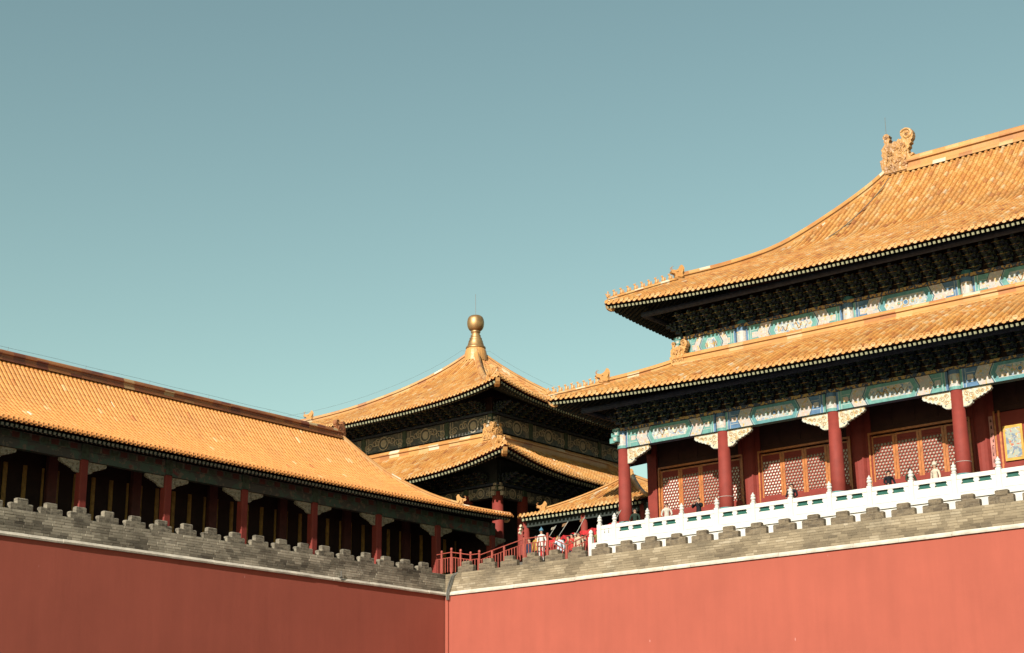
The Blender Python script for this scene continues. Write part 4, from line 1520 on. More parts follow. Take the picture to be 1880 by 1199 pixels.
for a, b in zip(GY, GY[1:]):
    mb = MB()
    mb.box(GX - 0.16, GX + 0.16, a + 0.19, b - 0.19, 4.215, 4.60, 0)
    mb.box(GX - 0.13, GX + 0.13, a + 0.19, b - 0.19, 4.62, 4.95, 0)
    n = 8
    for i in range(n):
        y0 = a + 0.35 + (b - a - 0.7) * i / n
        mb.box(GX + 0.13, GX + 0.142, y0 + 0.06, y0 + (b - a - 0.7) / n - 0.06, 4.67, 4.90, i % 2 + 1)
    mb.box(GX + 0.16, GX + 0.168, a + 0.3, b - 0.3, 4.27, 4.54, 0)
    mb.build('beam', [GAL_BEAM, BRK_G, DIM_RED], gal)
for y in GY:
    mb = MB()
    mb.box(GX - 0.18, GX + 0.18, y - 0.185, y + 0.185, 4.27, 4.96)
    mb.build('beam_block', BRK_G, gal)
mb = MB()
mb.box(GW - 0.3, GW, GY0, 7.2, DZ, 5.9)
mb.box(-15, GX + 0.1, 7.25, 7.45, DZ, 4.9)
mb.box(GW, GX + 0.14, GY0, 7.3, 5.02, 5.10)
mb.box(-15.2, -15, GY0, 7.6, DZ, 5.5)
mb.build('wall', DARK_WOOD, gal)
STILE_DULL = flat('dull_gold_stile', (0.42, 0.24, 0.06), 0.5, 0.4, 0.35, 6)
for k, (a, b) in enumerate(zip(GY, GY[1:])):
    mb = MB()
    mb.box(GW - 0.02, GW + 0.22, a - 0.24, a + 0.24, DZ, 4.9)
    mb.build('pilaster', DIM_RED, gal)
    for j in range(4):
        y0 = a + 0.34 + j * (b - a - 0.68) / 4
        y1 = y0 + (b - a - 0.68) / 4
        mb = MB()
        for y, w in ((y0 + 0.01, 0.03), (y0 + 0.07, 0.016), (y1 - 0.085, 0.016), (y1 - 0.04, 0.03)):
            mb.box(GW, GW + 0.07, y, y + w, DZ + 0.1, 4.15, 0)
        mb.box(GW, GW + 0.03, y0 + 0.15, y1 - 0.15, DZ + 0.1, 1.9, 1)
        mb.box(GW, GW + 0.035, y0 + 0.15, y1 - 0.15, 1.94, 2.02, 0)
        mb.build('door_leaf', [STILE_DULL, RED_WALL_IN], gal)

# ------------------------------------------------------------------ corner pavilion
PX, PY = -13.32, 18.0
pav = thing('corner_pavilion', 'square two-tiered pavilion with gilded ball finial behind the long gallery', 'pavilion', (PX, PY, DZ))
PNY = 22.3         # north end of the body
pu_prof = smooth_tab([(0, 12.30), (0.1, 12.66), (0.2, 13.06), (0.296, 13.48), (0.384, 13.95), (0.473, 14.46), (0.562, 15.05), (0.696, 16.02), (0.832, 17.18), (0.93, 18.20), (1, 19.10)])
pl_prof = smooth_tab([(0, 7.42), (0.25, 7.90), (0.5, 8.55), (0.75, 9.30), (1, 10.15)])
HU, HL, HT = 11.3, 14.0, 9.0
puS = Slope((PX - HU, PY - HU), (1, 0), (0, 1), 2 * HU, HU, HU, HU, pu_prof, 0.90, 3.2)
puE = Slope((PX + HU, PY - HU), (0, 1), (-1, 0), 2 * HU, HU, HU, HU, pu_prof, 0.90, 3.2)
puN = Slope((PX + HU, PY + HU), (-1, 0), (0, -1), 2 * HU, HU, HU, HU, pu_prof, 0.90, 3.2)
puW = Slope((PX - HU, PY + HU), (0, -1), (1, 0), 2 * HU, HU, HU, HU, pu_prof, 0.90, 3.2)
D5 = HL - HT
plS = Slope((PX - HL, PY - HL), (1, 0), (0, 1), 2 * HL, D5, D5, D5, pl_prof, 0.95, 3.2, 1.3)
plE = Slope((PX + HL, PY - HL), (0, 1), (-1, 0), PNY + 3.0 - (PY - HL), D5, D5, D5, pl_prof, 0.95, 3.2, 1.3)
mb = MB()
for s_ in (puS, puE, puN, puW):
    roof_deck(s_, mb, nq=30, nr=12)
pu_roof = mb.build('upper_roof', FASCIA, pav)
mb = MB()
for s_ in (plS, plE):
    roof_deck(s_, mb, nq=40, nr=8)
pl_roof = mb.build('lower_roof', FASCIA, pav)
for s_, pr in ((puS, pu_roof), (puE, pu_roof), (plS, pl_roof), (plE, pl_roof)):
    tile_slope(s_, pr, 0.265, 0.02, s_.Le - 0.02, TILE_WORN, True, 0.36, ends='joined' if s_ in (puE, plE) else True)
    eaves(s_, pr, 2.5, 0.24, 0.05, s_.Le - 0.05, False)
mb = MB()
for s_, st in ((puS, True), (puE, True), (puE, False)):
    ridge(mb, hip_path(s_, st, 0.25, 0.985, 26, -0.08), 0.38, 0.46, 0.6)
    ridge(mb, hip_path(s_, st, 0.01, 0.25, 10), 0.30, 0.22, 0.45)
    p0, p1 = hip_path(s_, st, 0, 0.05, 1)
    d = p0 - p1
    rz = math.atan2(d.y, d.x) + math.pi / 2
    p = hip_path(s_, st, 0.31, 0.31, 1)[0]
    o = link('hip_beast', BEAST, pu_roof, p + Vector((0, 0, 0.2)), (0, 0, rz))
    o.scale = (0.95,) * 3
    for k in range(7):
        t = 0.03 + 0.036 * k
        p = hip_path(s_, st, t, t, 1)[0]
        o = link('roof_figure', FIGS[k % 3], pu_roof, p + Vector((0, 0, 0.2)), (0, 0, rz))
        o.scale = (0.9,) * 3
    o = link('corner_dragon_head', TIP, pu_roof, hip_path(s_, st, 0.02, 0.02, 1)[0] - Vector((0, 0, 0.40)), (0, 0, rz))
mb.build('hip_ridge', RIDGE, pu_roof)
mb = MB()
for s_, st in ((plS, False), (plE, False), (plS, True)):
    ridge(mb, hip_path(s_, st, 0.42, 1.0, 16), 0.34, 0.45, 0.6)
    ridge(mb, hip_path(s_, st, 0.01, 0.42, 10), 0.30, 0.22, 0.45)
    p0, p1 = hip_path(s_, st, 0, 0.05, 1)
    d = p0 - p1
    rz = math.atan2(d.y, d.x) + math.pi / 2
    for k in range(6):
        t = 0.05 + 0.06 * k
        o = link('roof_figure', FIGS[k % 3], pl_roof, hip_path(s_, st, t, t, 1)[0] + Vector((0, 0, 0.2)), (0, 0, rz))
        o.scale = (0.85,) * 3
    o = link('hip_beast', BEAST, pl_roof, hip_path(s_, st, 0.44, 0.44, 1)[0] + Vector((0, 0, 0.2)), (0, 0, rz))
    o = link('corner_dragon_head', TIP, pl_roof, hip_path(s_, st, 0.03, 0.03, 1)[0] - Vector((0, 0, 0.40)), (0, 0, rz))
ridge(mb, [(PX - 9, PY - 8.9, 10.08), (PX + 8.9, PY - 8.9, 10.08)], 0.5, 0.62, 0.8)
ridge(mb, [(PX + 8.9, PY - 8.7, 10.08), (PX + 8.9, PNY, 10.08)], 0.5, 0.62, 0.8)
mb.build('hip_and_wall_ridge', RIDGE, pl_roof)
mb = MB()
for ox, oy, fl in ((PX + 8.9, PY - 9.0, None), (PX + 9.0, PY - 8.9, 1)):
    pass
dragon_finial('corner_dragon', pl_roof, PX + 8.35, 10.2, PY - 9.0, 0.44, 0.13, DRAGON)
dragon_finial('corner_dragon', pl_roof, PX + 9.0, 10.2, PY - 8.35, 0.44, 0.13, DRAGON, flipy=-1)
# finial
mb = MB()
mb.lathe([(0.80, -0.8), (0.76, -0.3), (0.70, -0.05), (0.64, 0.08)], (PX, PY, 19.18), 24, 0, 0.5)
mb.build('finial_base', RIDGE, pu_roof)
mb = MB()
mb.lathe([(0.632, 0.0), (0.679, 0.052), (0.664, 0.14), (0.6, 0.193), (0.553, 0.263), (0.521, 0.403), (0.474, 0.525), (0.49, 0.56), (0.442, 0.612), (0.411, 0.717), (0.427, 0.752), (0.363, 0.805), (0.332, 0.927), (0.348, 0.963), (0.284, 1.015), (0.269, 1.12), (0.316, 1.155), (0.332, 1.225), (0.3, 1.269), (0.348, 1.304), (0.427, 1.365), (0.498, 1.461), (0.553, 1.61), (0.573, 1.785), (0.569, 1.96), (0.537, 2.117), (0.474, 2.249), (0.363, 2.336), (0.221, 2.376), (0.032, 2.38)], (PX, PY, 19.25), 28)
mb.build('gilded_finial', BRONZE_M, pu_roof, smooth=True)
wire('lightning_rod', [(PX, PY, 21.5), (PX, PY, 23.15)], 0.018, pu_roof)
for st, s_ in ((True, puS), (True, puE), (False, puE)):
    wire('ridge_wire', [Vector((PX, PY, 19.1))] + [p + Vector((0, 0, 0.78)) for p in hip_path(s_, st, 0.22, 0.94, 16)[::-1]], 0.006, pu_roof)
# body
W2, W1 = 8.6, 10.8
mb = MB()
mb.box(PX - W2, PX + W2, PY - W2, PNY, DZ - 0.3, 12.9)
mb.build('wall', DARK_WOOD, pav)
cps = [-W1, -W2, -5.2, -1.75, 1.75, 5.2, W2, W1]
for c in cps:
    column(pav, PX + c, PY - W1, DZ - 0.3, 6.62, 0.35, 0.30, n=16)
for c in cps[1:]:
    if PY + c > PNY + 0.5:
        continue
    column(pav, PX + W1, PY + c, DZ - 0.3, 6.62, 0.35, 0.30, n=16)
def pav_beam(name, fn, L, z0, z1, parent):
    mb = MB()
    vs = [fn(s, d, z) for d in (-0.35, 0) for s, z in ((0, z0), (L, z0), (L, z1), (0, z1))]
    mb.add(vs, [(0, 1, 2, 3), (7, 6, 5, 4), (0, 4, 5, 1), (1, 5, 6, 2), (2, 6, 7, 3), (3, 7, 4, 0)], 0)
    zm, H = (z0 + z1) / 2, z1 - z0
    n = max(2, int(L / 0.62))
    for i in range(n):
        s = L * (i + 0.5) / n
        big = i == n // 2
        r = H * (0.42 if big else 0.26)
        zc = zm + (0 if big else (H * 0.12 if i % 2 else -H * 0.1))
        for turn in ((1, -1) if not big else (1,)):
            path = []
            m = 16
            for k in range(m):
                a = k / (m - 1) * (2 * math.pi * (1.0 if big else 1.3)) * turn + i
                rr = r * (1 if big else 1 - 0.75 * k / (m - 1))
                path.append(fn(s + rr * math.cos(a) + (0 if big else turn * 0.12), 0.008, zc + rr * math.sin(a)))
            mb.tube(path, 0.045 if big else 0.035, 4, 1)
        if big:
            mb.prism([(s + r * .62 * math.cos(2 * math.pi * k / 12), zc + r * .62 * math.sin(2 * math.pi * k / 12)) for k in range(12)], lambda a, b, d: fn(a, d, b), 0, 0.01, 1)
    for s in (0.12, 0.30, L - 0.34, L - 0.16):
        mb.prism([(s, z0 + .01), (s + 0.05, z0 + .01), (s + 0.05, z1 - .01), (s, z1 - .01)], lambda a, b, d: fn(a, d, b), 0, 0.008, 1)
    mb.build(name, [PAV_BEAM, PAV_SCROLL], parent)
for (wv, z0, z1, nm) in ((W1, 6.33, 6.95, 'beam'), (W2, 10.85, 11.80, 'upper_beam')):
    cs = cps if wv == W1 else cps[1:-1]
    for a, b in zip(cs, cs[1:]):
        pav_beam(nm, lambda s, d, z, a=a, wv=wv: (PX + a + 0.15 + s, PY - wv - 0.17 - d, z), b - a - 0.3, z0, z1, pav)
        if PY + b > PNY + 1:
            continue
        pav_beam(nm, lambda s, d, z, a=a, wv=wv: (PX + wv + 0.17 + d, PY + a + 0.15 + s, z), b - a - 0.3, z0, z1, pav)
    for c in cs:
        mb = MB()
        mb.chbox(PX + c - 0.16, PX + c + 0.16, PY - wv - 0.22, PY - wv + 0.1, z0, z1 + 0.05, 0.03, 0)
        mb.build('beam_block', BRK_G, pav)
        if -wv < c < PNY - PY + 0.5:
            mb = MB()
            mb.chbox(PX + wv - 0.1, PX + wv + 0.22, PY + c - 0.16, PY + c + 0.16, z0, z1 + 0.05, 0.03, 0)
            mb.build('beam_block', BRK_G, pav)
    mb = MB()
    mb.box(PX - wv - 0.2, PX + wv + 0.2, PY - wv - 0.24, PY - wv + 0.2, z1 + 0.06, z1 + 0.18)
    mb.box(PX + wv - 0.2, PX + wv + 0.24, PY - wv + 0.21, PNY, z1 + 0.06, z1 + 0.18)
    mb.build('beam_plate', BRK_B, pav)
    # projecting corner beam ends
    mb = MB()
    x, y = PX + wv, PY - wv
    for dz, o, hg in ((-0.05, 0.48, 0.26), (0.28, 0.40, 0.20), (0.54, 0.30, 0.16)):
        mb.chbox(x - 0.11, x + 0.11, y - o, y, z0 + dz + 0.1, z0 + dz + 0.1 + hg, 0.04)
        mb.chbox(x, x + o, y - 0.11, y + 0.11, z0 + dz + 0.12, z0 + dz + 0.12 + hg, 0.04)
    mb.build('corner_beam_end', PAV_SCROLL, pav)
n = int(2 * W1 / 0.73)
brackets(pav, [(PX - W1 + 0.73 * (k + 0.5), PY - W1, 7.05) for k in range(n)], 0, (0.92, 0.9, 0.52))
brackets(pav, [(PX + W1, PY - W1 + 0.73 * (k + 0.5), 7.05) for k in range(int((PNY - PY + W1) / 0.73))], math.pi / 2, (0.92, 0.9, 0.52))
n = int(2 * W2 / 0.73)
brackets(pav, [(PX - W2 + 0.73 * (k + 0.5), PY - W2, 11.95) for k in range(n)], 0, (0.92, 0.9, 0.52))
brackets(pav, [(PX + W2, PY - W2 + 0.73 * (k + 0.5), 11.95) for k in range(int((PNY - PY + W2) / 0.73))], math.pi / 2, (0.92, 0.9, 0.52))
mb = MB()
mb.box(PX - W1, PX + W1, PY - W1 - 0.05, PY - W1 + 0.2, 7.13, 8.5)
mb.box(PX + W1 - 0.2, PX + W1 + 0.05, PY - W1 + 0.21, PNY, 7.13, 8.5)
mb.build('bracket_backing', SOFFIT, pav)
# whole pavilion scaled up about the camera to clear the gallery roof; size assumed
pav.location = (-15.03, 20.0, 0.876)
pav.scale = (1.0255,) * 3

# ------------------------------------------------------------------ link building between pavilion and hall
lk = thing('link_gallery', 'small golden-roofed link building between the pavilion and the big hall', 'gallery', (4.5, 7, DZ))
k_prof = smooth_tab([(0, 4.50), (0.2, 4.72), (0.4, 5.12), (0.6, 5.60), (0.85, 6.28), (1, 6.85)])
kS = Slope((1.0, 4.7), (1, 0), (0, 1), 8.4, 4.5, 4.2, 4.2, k_prof, 0.02, 2.0)
kW = Slope((1.0, 13.7), (0, -1), (1, 0), 9.0, 4.2, 4.5, 4.5, k_prof, 0.02, 2.0)
kE = Slope((9.4, 4.7), (0, 1), (-1, 0), 9.0, 4.2, 4.5, 4.5, k_prof, 0.02, 2.0)
mb = MB()
roof_deck(kS, mb, nq=20, nr=8, q1=7.95)
roof_deck(kW, mb, nq=20, nr=8)
k_roof = mb.build('roof', FASCIA, lk)
tile_slope(kS, k_roof, 0.255, 0.02, 7.9, TILE_WORN, True, 0.34)
tile_slope(kW, k_roof, 0.255, 0.02, 8.95, TILE_WORN, True, 0.34)
eaves(kS, k_roof, 0.6, 0.25, 0.12, 7.9, True, fas=0.05, rlen=0.5)
eaves(kW, k_roof, 0.6, 0.25, 0.12, 8.9, False, fas=0.05, rlen=0.5)
mb = MB()
ridge(mb, hip_path(kS, True, 0.20, 1.0, 14), 0.26, 0.22)
ridge(mb, hip_path(kS, False, 0.16, 1.0, 14), 0.26, 0.22)
ridge(mb, hip_path(kW, True, 0.1, 1.0, 14), 0.26, 0.34)
mb.build('ridges', RIDGE, k_roof)
p0, p1 = hip_path(kS, True, 0.2, 0.25, 1)
d = p0 - p1
o = link('hip_beast', BEAST, k_roof, p0 + Vector((0, 0, 0.02)), (0, 0, math.atan2(d.y, d.x) + math.pi / 2))
o.scale = (0.8,) * 3
for x, y in ((1.05, 5.25), (4.9, 5.25), (8.6, 5.25), (1.05, 9.2)):
    column(lk, x, y, DZ, 4.4, 0.20, 0.17, n=14)
mb = MB()
mb.box(1.05, 8.95, 5.13, 5.37, 3.95, 4.35, 0)
mb.box(0.93, 1.17, 5.37, 13, 3.95, 4.35, 0)
mb.build('beam', SOFFIT, lk)
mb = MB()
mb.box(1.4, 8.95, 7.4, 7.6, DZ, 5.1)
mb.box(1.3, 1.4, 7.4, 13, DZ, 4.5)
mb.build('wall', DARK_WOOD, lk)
mb = MB()
for i in range(3):
    mb.tube([(1.0 + 0.02 * i, 5.0 - 0.1 * i, 3.95 - 0.18 * i), (1.02, 4.82 - 0.06 * i, 4.02 - 0.18 * i)], 0.08, 8)
mb.build('carved_bracket', CARVED, lk)
# red bunting hung along its front
mb = MB()
n = 90
rs = random.Random(5)
ph = [rs.uniform(0, 6.28) for _ in range(4)]
def bun(u, v):
    x = 2.5 + u * 5.4
    y = 4.30 + 0.06 * math.sin(u * 60 + ph[0]) + 0.03 * math.sin(u * 151 + ph[1])
    ztop = 2.92 + 0.52 * u - 0.06 * abs(math.sin(u * 9 * math.pi))
    zb = 2.52 + 0.52 * u - 0.05 * abs(math.sin(u * 9 * math.pi)) + 0.03 * math.sin(u * 90)
    return (x, y, zb + (ztop - zb) * v)
for i in range(n):
    for j in range(3):
        mb.add([bun(i / n, j / 3), bun((i + 1) / n, j / 3), bun((i + 1) / n, (j + 1) / 3), bun(i / n, (j + 1) / 3)], [(0, 1, 2, 3)])
RED_CLOTH = flat('red_bunting_cloth', (0.55, 0.03, 0.035), 0.8, 0.2, 0.35, 5)
tag(mb.build('bunting', RED_CLOTH), 'upper red cloth bunting strung below the small link building eave', 'bunting')
mb = MB()
for i in range(n):
    for j in range(2):
        q4 = [bun(i / n, j / 2), bun((i + 1) / n, j / 2), bun((i + 1) / n, (j + 1) / 2), bun(i / n, (j + 1) / 2)]
        mb.add([(x, y - 0.12, z - 0.50 - 0.02 * math.sin(i)) for x, y, z in q4], [(0, 1, 2, 3)])
tag(mb.build('bunting', RED_CLOTH), 'lower red cloth bunting hung behind the tour group', 'bunting')

# ------------------------------------------------------------------ red stair railings
RAIL_RED = flat('railing_red', (0.38, 0.08, 0.055), 0.5, 0.4, 0.2, 3)
def railing(name, label, pts, posts, zfloor, cat='railing'):
    """pts: (x, y, ztop) of the top rail; posts: list of (x, y, ztop, round)"""
    t = thing(name, label, cat, (pts[0][0], pts[0][1], zfloor), 'red stair railings')
    for dz, r in ((0.0, 0.028), (-0.26, 0.023)):
        mb = MB()
        mb.tube([(x, y, z + dz) for x, y, z in pts], r, 6)
        mb.build('rail', RAIL_RED, t)
    bmz = MB()
    bmz.box(-0.019, 0.019, -0.019, 0.019, -0.75, 0)
    me = bmz.mesh('baluster', [RAIL_RED])
    for (xa, ya, za), (xb, yb, zb) in zip(pts, pts[1:]):
        L = math.hypot(xb - xa, yb - ya)
        n = max(1, int(L / 0.17))
        for i in range(n):
            u = (i + 0.5) / n
            link('baluster', me, t, (xa + (xb - xa) * u, ya + (yb - ya) * u, za + (zb - za) * u - 0.26))
    for x, y, z, rd in posts:
        mb = MB()
        mb.chbox(x - 0.05, x + 0.05, y - 0.05, y + 0.05, zfloor - 0.2, z - (0.12 if rd else 0), 0.015)
        if rd:
            mb.lathe([(0.045, -0.12), (0.065, -0.09), (0.07, -0.03), (0.045, 0.02)], (x, y, z), 10)
        mb.build('post', RAIL_RED, t)
    return t
railing('stair_railing', 'red railing with round-headed posts at the inner corner', [(-2.39, 2.0, 2.52), (-1.36, 2.0, 2.55), (-0.04, 2.0, 2.28), (0.55, 2.0, 2.28)],
        [(-2.04, 2.0, 2.68, True), (-1.36, 2.0, 2.76, True), (-0.72, 2.0, 2.62, True), (-0.04, 2.0, 2.42, True), (0.55, 2.0, 2.44, True)], 1.2)
railing('stair_railing', 'red railing rising along the stair left of the tour group', [(0.62, 2.02, 2.22), (3.51, 2.02, 2.72), (5.01, 2.02, 2.72)],
        [(1.40, 2.02, 2.34, False), (2.2, 2.02, 2.48, False), (3.51, 2.02, 2.80, False), (5.01, 2.02, 2.86, False)], 1.4)
railing('stair_railing', 'red railing dipping and climbing to the end of the marble balustrade', [(5.08, 2.04, 2.66), (6.19, 2.04, 2.10), (6.87, 2.04, 2.30), (7.78, 2.04, 2.56)],
        [(6.19, 2.04, 2.16, False), (7.78, 2.04, 2.62, False)], 1.2)
mb = MB()
mb.box(-2.6, 0.4, 1.9, 5.4, 0.59, 1.2)
mb.box(0.4, 8.7, 1.9, 5.0, 0.59, 1.16)
mb.box(2.9, 4.5, 1.96, 5.02, 1.15, 1.56)
mb.box(2.2, 2.9, 1.96, 5.02, 1.15, 1.42)
mb.box(1.5, 2.2, 1.96, 5.02, 1.15, 1.30)
st_ = mb.build('landing', PAVING)
st_['kind'] = 'structure'
# flagpole-thin lamp post left of the railing
# ------------------------------------------------------------------ people
SKIN = flat('skin', (0.52, 0.30, 0.20), 0.6, 0.3, 0.08)
HAIR = flat('black_hair', (0.012, 0.010, 0.009), 0.5, 0.4, 0.2)
CLOTH = {}
def cloth(c):
    if c not in CLOTH:
        CLOTH[c] = flat('cloth_%d' % len(CLOTH), c, 0.85, 0.15, 0.2, 8)
    return CLOTH[c]

def person(label, x, y, z, face, top, legs=(0.03, 0.03, 0.045), hat=None, pose='down', h=1.68, lean=0.0, hairlong=False):
    """one continuous skinned body; face: direction angle the person looks to (0 = +X)"""
    k = h / 1.70
    V = []
    Ed = []
    Rd = []
    def v(p, r):
        V.append(Vector(p))
        Rd.append(r if isinstance(r, tuple) else (r, r))
        return len(V) - 1
    pel = v((0, 0, 0.95), (0.15, 0.11))
    wst = v((0, 0.0, 1.10), (0.135, 0.10))
    chs = v((0, 0.01, 1.30), (0.165, 0.115))
    shd = v((0, 0.0, 1.42), (0.12, 0.085))
    nek = v((0, 0.01, 1.50), (0.055, 0.055))
    hd0 = v((0, 0.02, 1.565), (0.075, 0.08))
    hd1 = v((0, 0.02, 1.63), (0.085, 0.095))
    hd2 = v((0, 0.01, 1.685), (0.055, 0.06))
    for a, b in ((pel, wst), (wst, chs), (chs, shd), (shd, nek), (nek, hd0), (hd0, hd1), (hd1, hd2)):
        Ed.append((a, b))
    for s in (-1, 1):
        hp_ = v((s * 0.10, 0, 0.88), (0.095, 0.095))
        kn = v((s * 0.11, 0.02, 0.50), (0.065, 0.065))
        an = v((s * 0.11, -0.01, 0.09), (0.045, 0.045))
        to = v((s * 0.13, 0.13, 0.045), (0.04, 0.03))
        Ed += [(pel, hp_), (hp_, kn), (kn, an), (an, to)]
        sh = v((s * 0.19, 0, 1.40), (0.065, 0.065))
        if pose == 'photo':
            el = v((s * 0.27, 0.14, 1.24), (0.048, 0.048))
            wr = v((s * 0.11, 0.28, 1.50), (0.034, 0.034))
            ha = v((s * 0.06, 0.31, 1.56), (0.036, 0.022))
        elif pose == 'hold' and s == 1:
            el = v((s * 0.26, 0.12, 1.18), (0.048, 0.048))
            wr = v((s * 0.22, 0.33, 1.28), (0.034, 0.034))
            ha = v((s * 0.21, 0.38, 1.34), (0.036, 0.022))
        elif pose == 'rail':
            el = v((s * 0.26, 0.06, 1.16), (0.048, 0.048))
            wr = v((s * 0.20, 0.27, 1.05), (0.034, 0.034))
            ha = v((s * 0.18, 0.34, 1.04), (0.036, 0.022))
        else:
            el = v((s * 0.25, -0.02, 1.13), (0.048, 0.048))
            wr = v((s * 0.25, 0.06, 0.88), (0.034, 0.034))
            ha = v((s * 0.24, 0.08, 0.79), (0.036, 0.022))
        Ed += [(shd, sh), (sh, el), (el, wr), (wr, ha)]
    # nose
    me = bpy.data.meshes.new('person_rig')
    me.from_pydata([q * k for q in V], Ed, [])
    tmp = bpy.data.objects.new('person_rig', me)
    COL.objects.link(tmp)
    md = tmp.modifiers.new('skin', 'SKIN')
    md.use_smooth_shade = True
    for i, r in enumerate(Rd):
        me.skin_vertices[0].data[i].radius = (r[0] * k, r[1] * k)
        me.skin_vertices[0].data[i].use_root = i == 0
    sb = tmp.modifiers.new('sub', 'SUBSURF')
    sb.levels = 1
    sb.render_levels = 1
    dg = bpy.context.evaluated_depsgraph_get()
    body = bpy.data.meshes.new_from_object(tmp.evaluated_get(dg))
    bpy.data.objects.remove(tmp)
    bpy.data.meshes.remove(me)
    body.materials.clear()
    for m in (cloth(top), cloth(legs), SKIN, HAIR):
        body.materials.append(m)
    for p in body.polygons:
        c = p.center / k
        if c.z > 1.475:
            p.material_index = 2
        elif c.z > 0.90:
            p.material_index = 0
            if abs(c.x) > 0.02 and ((pose == 'photo' and c.y > 0.26) or (pose != 'photo' and c.y > 0.30)):
                p.material_index = 2
        else:
            p.material_index = 1 if c.z > 0.07 else 3
            if abs(c.x) > 0.2 and c.z > 0.7:
                p.material_index = 2 if c.z < 0.86 else 0
    o = bpy.data.objects.new('person', body)
    COL.objects.link(o)
    o.location = (x, y, z)
    o.rotation_euler = (lean, 0, face - math.pi / 2)
    tag(o, label, 'person')
    # hair or hat: cap over the upper and back half of the head
    mb = MB()
    n, m = 12, 6
    c = Vector((0, 0.005, 1.635)) * k
    vs, fs = [], []
    for i in range(m + 1):
        for j in range(n):
            a = 2 * math.pi * j / n
            back = 0.5 - 0.5 * math.sin(a)          # 1 at the back (-Y)
            lim = math.pi * (0.40 + 0.32 * back * (1.25 if hairlong else 1.0))
            th = lim * i / m
            vs.append(c + Vector((math.sin(th) * math.cos(a) * 0.098, math.sin(th) * math.sin(a) * 0.112, math.cos(th) * 0.095)) * k)
    for i in range(m):
        for j in range(n):
            j2 = (j + 1) % n
            fs.append((i * n + j, i * n + j2, (i + 1) * n + j2, (i + 1) * n + j))
    mb.add(vs, fs)
    if hat:
        mb.lathe([(0.11, 0.0), (0.115, 0.03), (0.10, 0.09), (0.05, 0.14), (0.02, 0.17), (0.03, 0.19), (0.01, 0.21)], (0, 0.01, 1.66 * k), 12)
    mb.build('hat' if hat else 'hair', cloth(hat) if hat else HAIR, o, smooth=True)
    mb = MB()
    mb.tube([(0, 0.105 * k, 1.63 * k), (0, 0.135 * k, 1.60 * k)], [0.012, 0.016], 5)
    mb.build('nose', SKIN, o)
    return o
S_ = -math.pi / 2
BK, DGN, WHT, BRN = (0.012, 0.012, 0.016), (0.03, 0.05, 0.03), (0.72, 0.70, 0.66), (0.22, 0.10, 0.05)
person('person in black jacket holding a camera to the face at the balustrade', 14.15, 1.72, TZ, S_, BK, pose='photo', h=1.66)
person('person in white top standing by the first lattice window', 12.35, 1.75, TZ, S_ + 0.5, (0.55, 0.52, 0.46), pose='rail', h=1.62, hairlong=True)
person('person in dark green coat near the hall corner column', 10.5, 1.8, TZ, S_ + 0.3, (0.02, 0.035, 0.025), pose='rail', h=1.60)
person('person in black coat leaning by the second column', 19.05, 1.75, TZ, S_ + 0.2, BK, pose='rail', h=1.66, hairlong=True)
person('person in black padded jacket looking right at the balustrade', 23.75, 1.75, TZ, S_ + 0.9, BK, pose='rail', h=1.60)
person('person in dark green jacket looking right beside the black-jacketed one', 24.72, 1.80, TZ, S_ + 1.0, DGN, pose='rail', h=1.58)
person('person in pale clothes with a fur hat in front of the lattice window', 25.85, 1.80, TZ, S_ - 0.3, (0.66, 0.58, 0.46), hat=(0.66, 0.58, 0.46), pose='down', h=1.62)
# group on the landing
person('person in white coat and blue knitted hat on the stair landing', 4.05, 2.75, 1.56, S_ + 0.2, WHT, legs=(0.62, 0.58, 0.54), hat=(0.10, 0.24, 0.36), h=1.62)
person('person in yellow-brown coat left of the white-coated one', 3.35, 3.2, 1.44, S_, (0.45, 0.26, 0.06), legs=(0.02, 0.02, 0.025), h=1.60)
person('person with blond hair in black jacket among the flags', 4.95, 2.9, 1.16, S_ + 0.4, BK, hat=(0.42, 0.24, 0.09), h=1.48)
person('person in white and blue jacket holding a long flag', 5.30, 2.6, 1.16, S_ + 0.3, (0.55, 0.62, 0.72), pose='hold', h=1.58)
person('person in orange-brown coat behind the red railing', 5.95, 3.1, 1.16, S_, (0.42, 0.17, 0.08), h=1.60, hairlong=True)
person('person in cream coat holding the short flag', 6.35, 2.8, 1.16, S_ - 0.2, (0.60, 0.50, 0.38), pose='hold', h=1.62)
person('person in red coat at the right of the tour group', 6.95, 3.0, 1.16, S_ + 0.1, (0.45, 0.03, 0.03), h=1.64)
person('person in olive coat beside the marble stair post', 7.6, 2.7, 1.16, S_ + 0.4, (0.22, 0.17, 0.06), h=1.62)

person('person in dark red jacket between the two pennants', 4.55, 3.3, 1.16, S_ + 0.2, (0.30, 0.03, 0.03), h=1.62)
person('person in black coat with cream hat left of the red-coated one', 5.62, 3.5, 1.16, S_ - 0.1, BK, hat=(0.55, 0.45, 0.33), h=1.64)
person('person in pink jacket behind the orange-brown coat', 6.1, 3.7, 1.16, S_ + 0.1, (0.50, 0.16, 0.15), h=1.66, hairlong=True)
person('person in red padded jacket behind the cream coat', 6.62, 3.6, 1.16, S_, (0.50, 0.04, 0.03), h=1.68)
person('person in tan coat raising an arm behind the red railing', 7.2, 3.5, 1.16, S_ + 0.3, (0.48, 0.32, 0.2), pose='hold', h=1.66)
person('person in maroon coat at the back right of the group', 7.95, 3.3, 1.16, S_ - 0.2, (0.22, 0.03, 0.03), h=1.62)

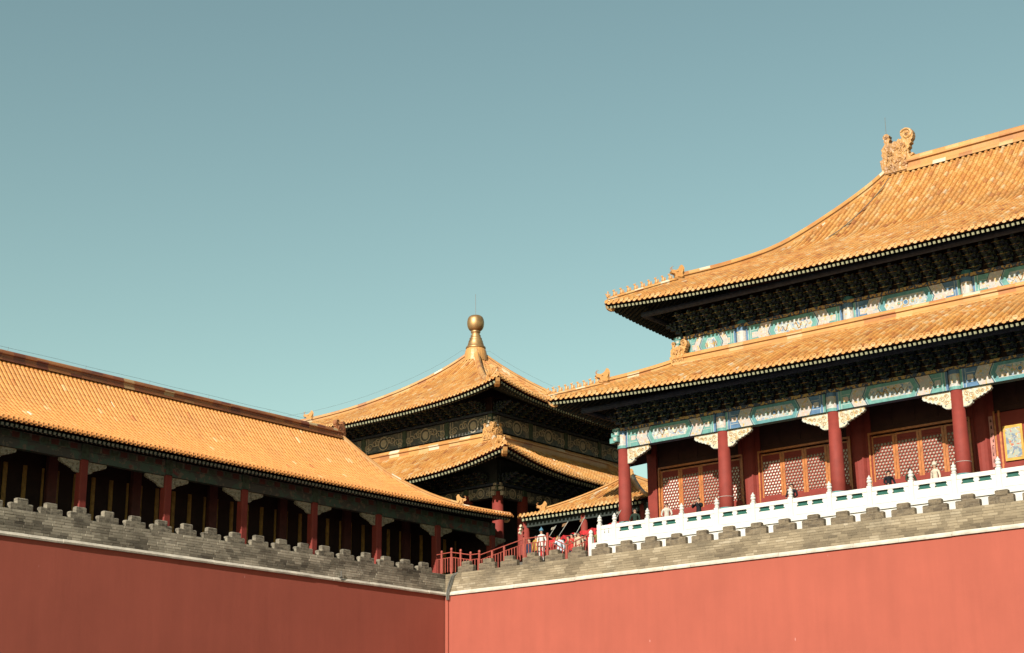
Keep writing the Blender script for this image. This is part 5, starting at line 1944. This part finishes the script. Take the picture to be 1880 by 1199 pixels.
person('person in dark blue jacket at the left end of the red bunting', 2.75, 3.4, 1.3, S_ + -0.25, (0.03, 0.05, 0.1), h=1.67)
person('person in grey coat just right of the blue-hatted visitor', 4.72, 3.7, 1.16, S_ + -0.46, (0.2, 0.19, 0.18), h=1.61)
person('person in bright red coat in the middle of the crowd', 5.75, 3.05, 1.16, S_ + -0.25, (0.55, 0.05, 0.04), h=1.67)
person('person in brown coat behind the white and blue jacket', 5.15, 3.55, 1.16, S_ + -0.45, (0.2, 0.09, 0.05), h=1.69)
person('person in beige jacket in front of the red-coated crowd', 6.55, 2.55, 1.16, S_ + 0.35, (0.55, 0.42, 0.3), h=1.58)
person('person in dark coat close to the dip of the railing', 6.25, 3.25, 1.16, S_ + 0.25, (0.03, 0.03, 0.035), h=1.59)
person('person in rust jacket near the marble stair post', 7.4, 3.15, 1.16, S_ + 0.30, (0.38, 0.1, 0.05), h=1.59)
person('person in black jacket at the far right of the bunting', 7.75, 3.75, 1.16, S_ + -0.25, (0.02, 0.02, 0.025), h=1.67)

def flag(label, base, tip, col, size, side=1):
    t = thing('hand_flag', label, 'flag', base, 'flags of the tour group')
    mb = MB()
    mb.tube([base, tip], 0.014, 6)
    mb.build('pole', P_WHITE, t)
    mb = MB()
    b, e = Vector(base), Vector(tip)
    d = (b - e).normalized()
    out = Vector((side, -0.25, -0.35)).normalized()
    n = 6
    for i in range(n):
        for j in range(3):
            def q(u, w):
                return e + d * (w * size * (1 - 0.55 * u)) + out * (u * size * 1.1) + Vector((0, 0.05 * math.sin(u * 6 + w * 2), -0.12 * u * size))
            mb.add([q(i / n, j / 3), q((i + 1) / n, j / 3), q((i + 1) / n, (j + 1) / 3), q(i / n, (j + 1) / 3)], [(0, 1, 2, 3)])
    mb.build('cloth', cloth(col), t)
flag('white pennant on a slanting pole above the blue-hatted visitor', (4.35, 2.8, 2.65), (5.0, 2.75, 3.32), (0.72, 0.68, 0.56), 0.26, -1)
flag('tan pennant on a long slanting pole in the middle of the group', (5.05, 2.55, 2.45), (5.95, 2.5, 3.38), (0.55, 0.33, 0.18), 0.30, -1)
flag('small orange pennant on the tallest pole near the marble post', (6.15, 2.75, 2.65), (6.85, 2.7, 3.52), (0.50, 0.28, 0.16), 0.26, -1)
flag('white pennant beside the corner column of the big hall', (9.0, 2.1, 2.9), (9.55, 2.0, 3.45), (0.7, 0.66, 0.58), 0.22, -1)
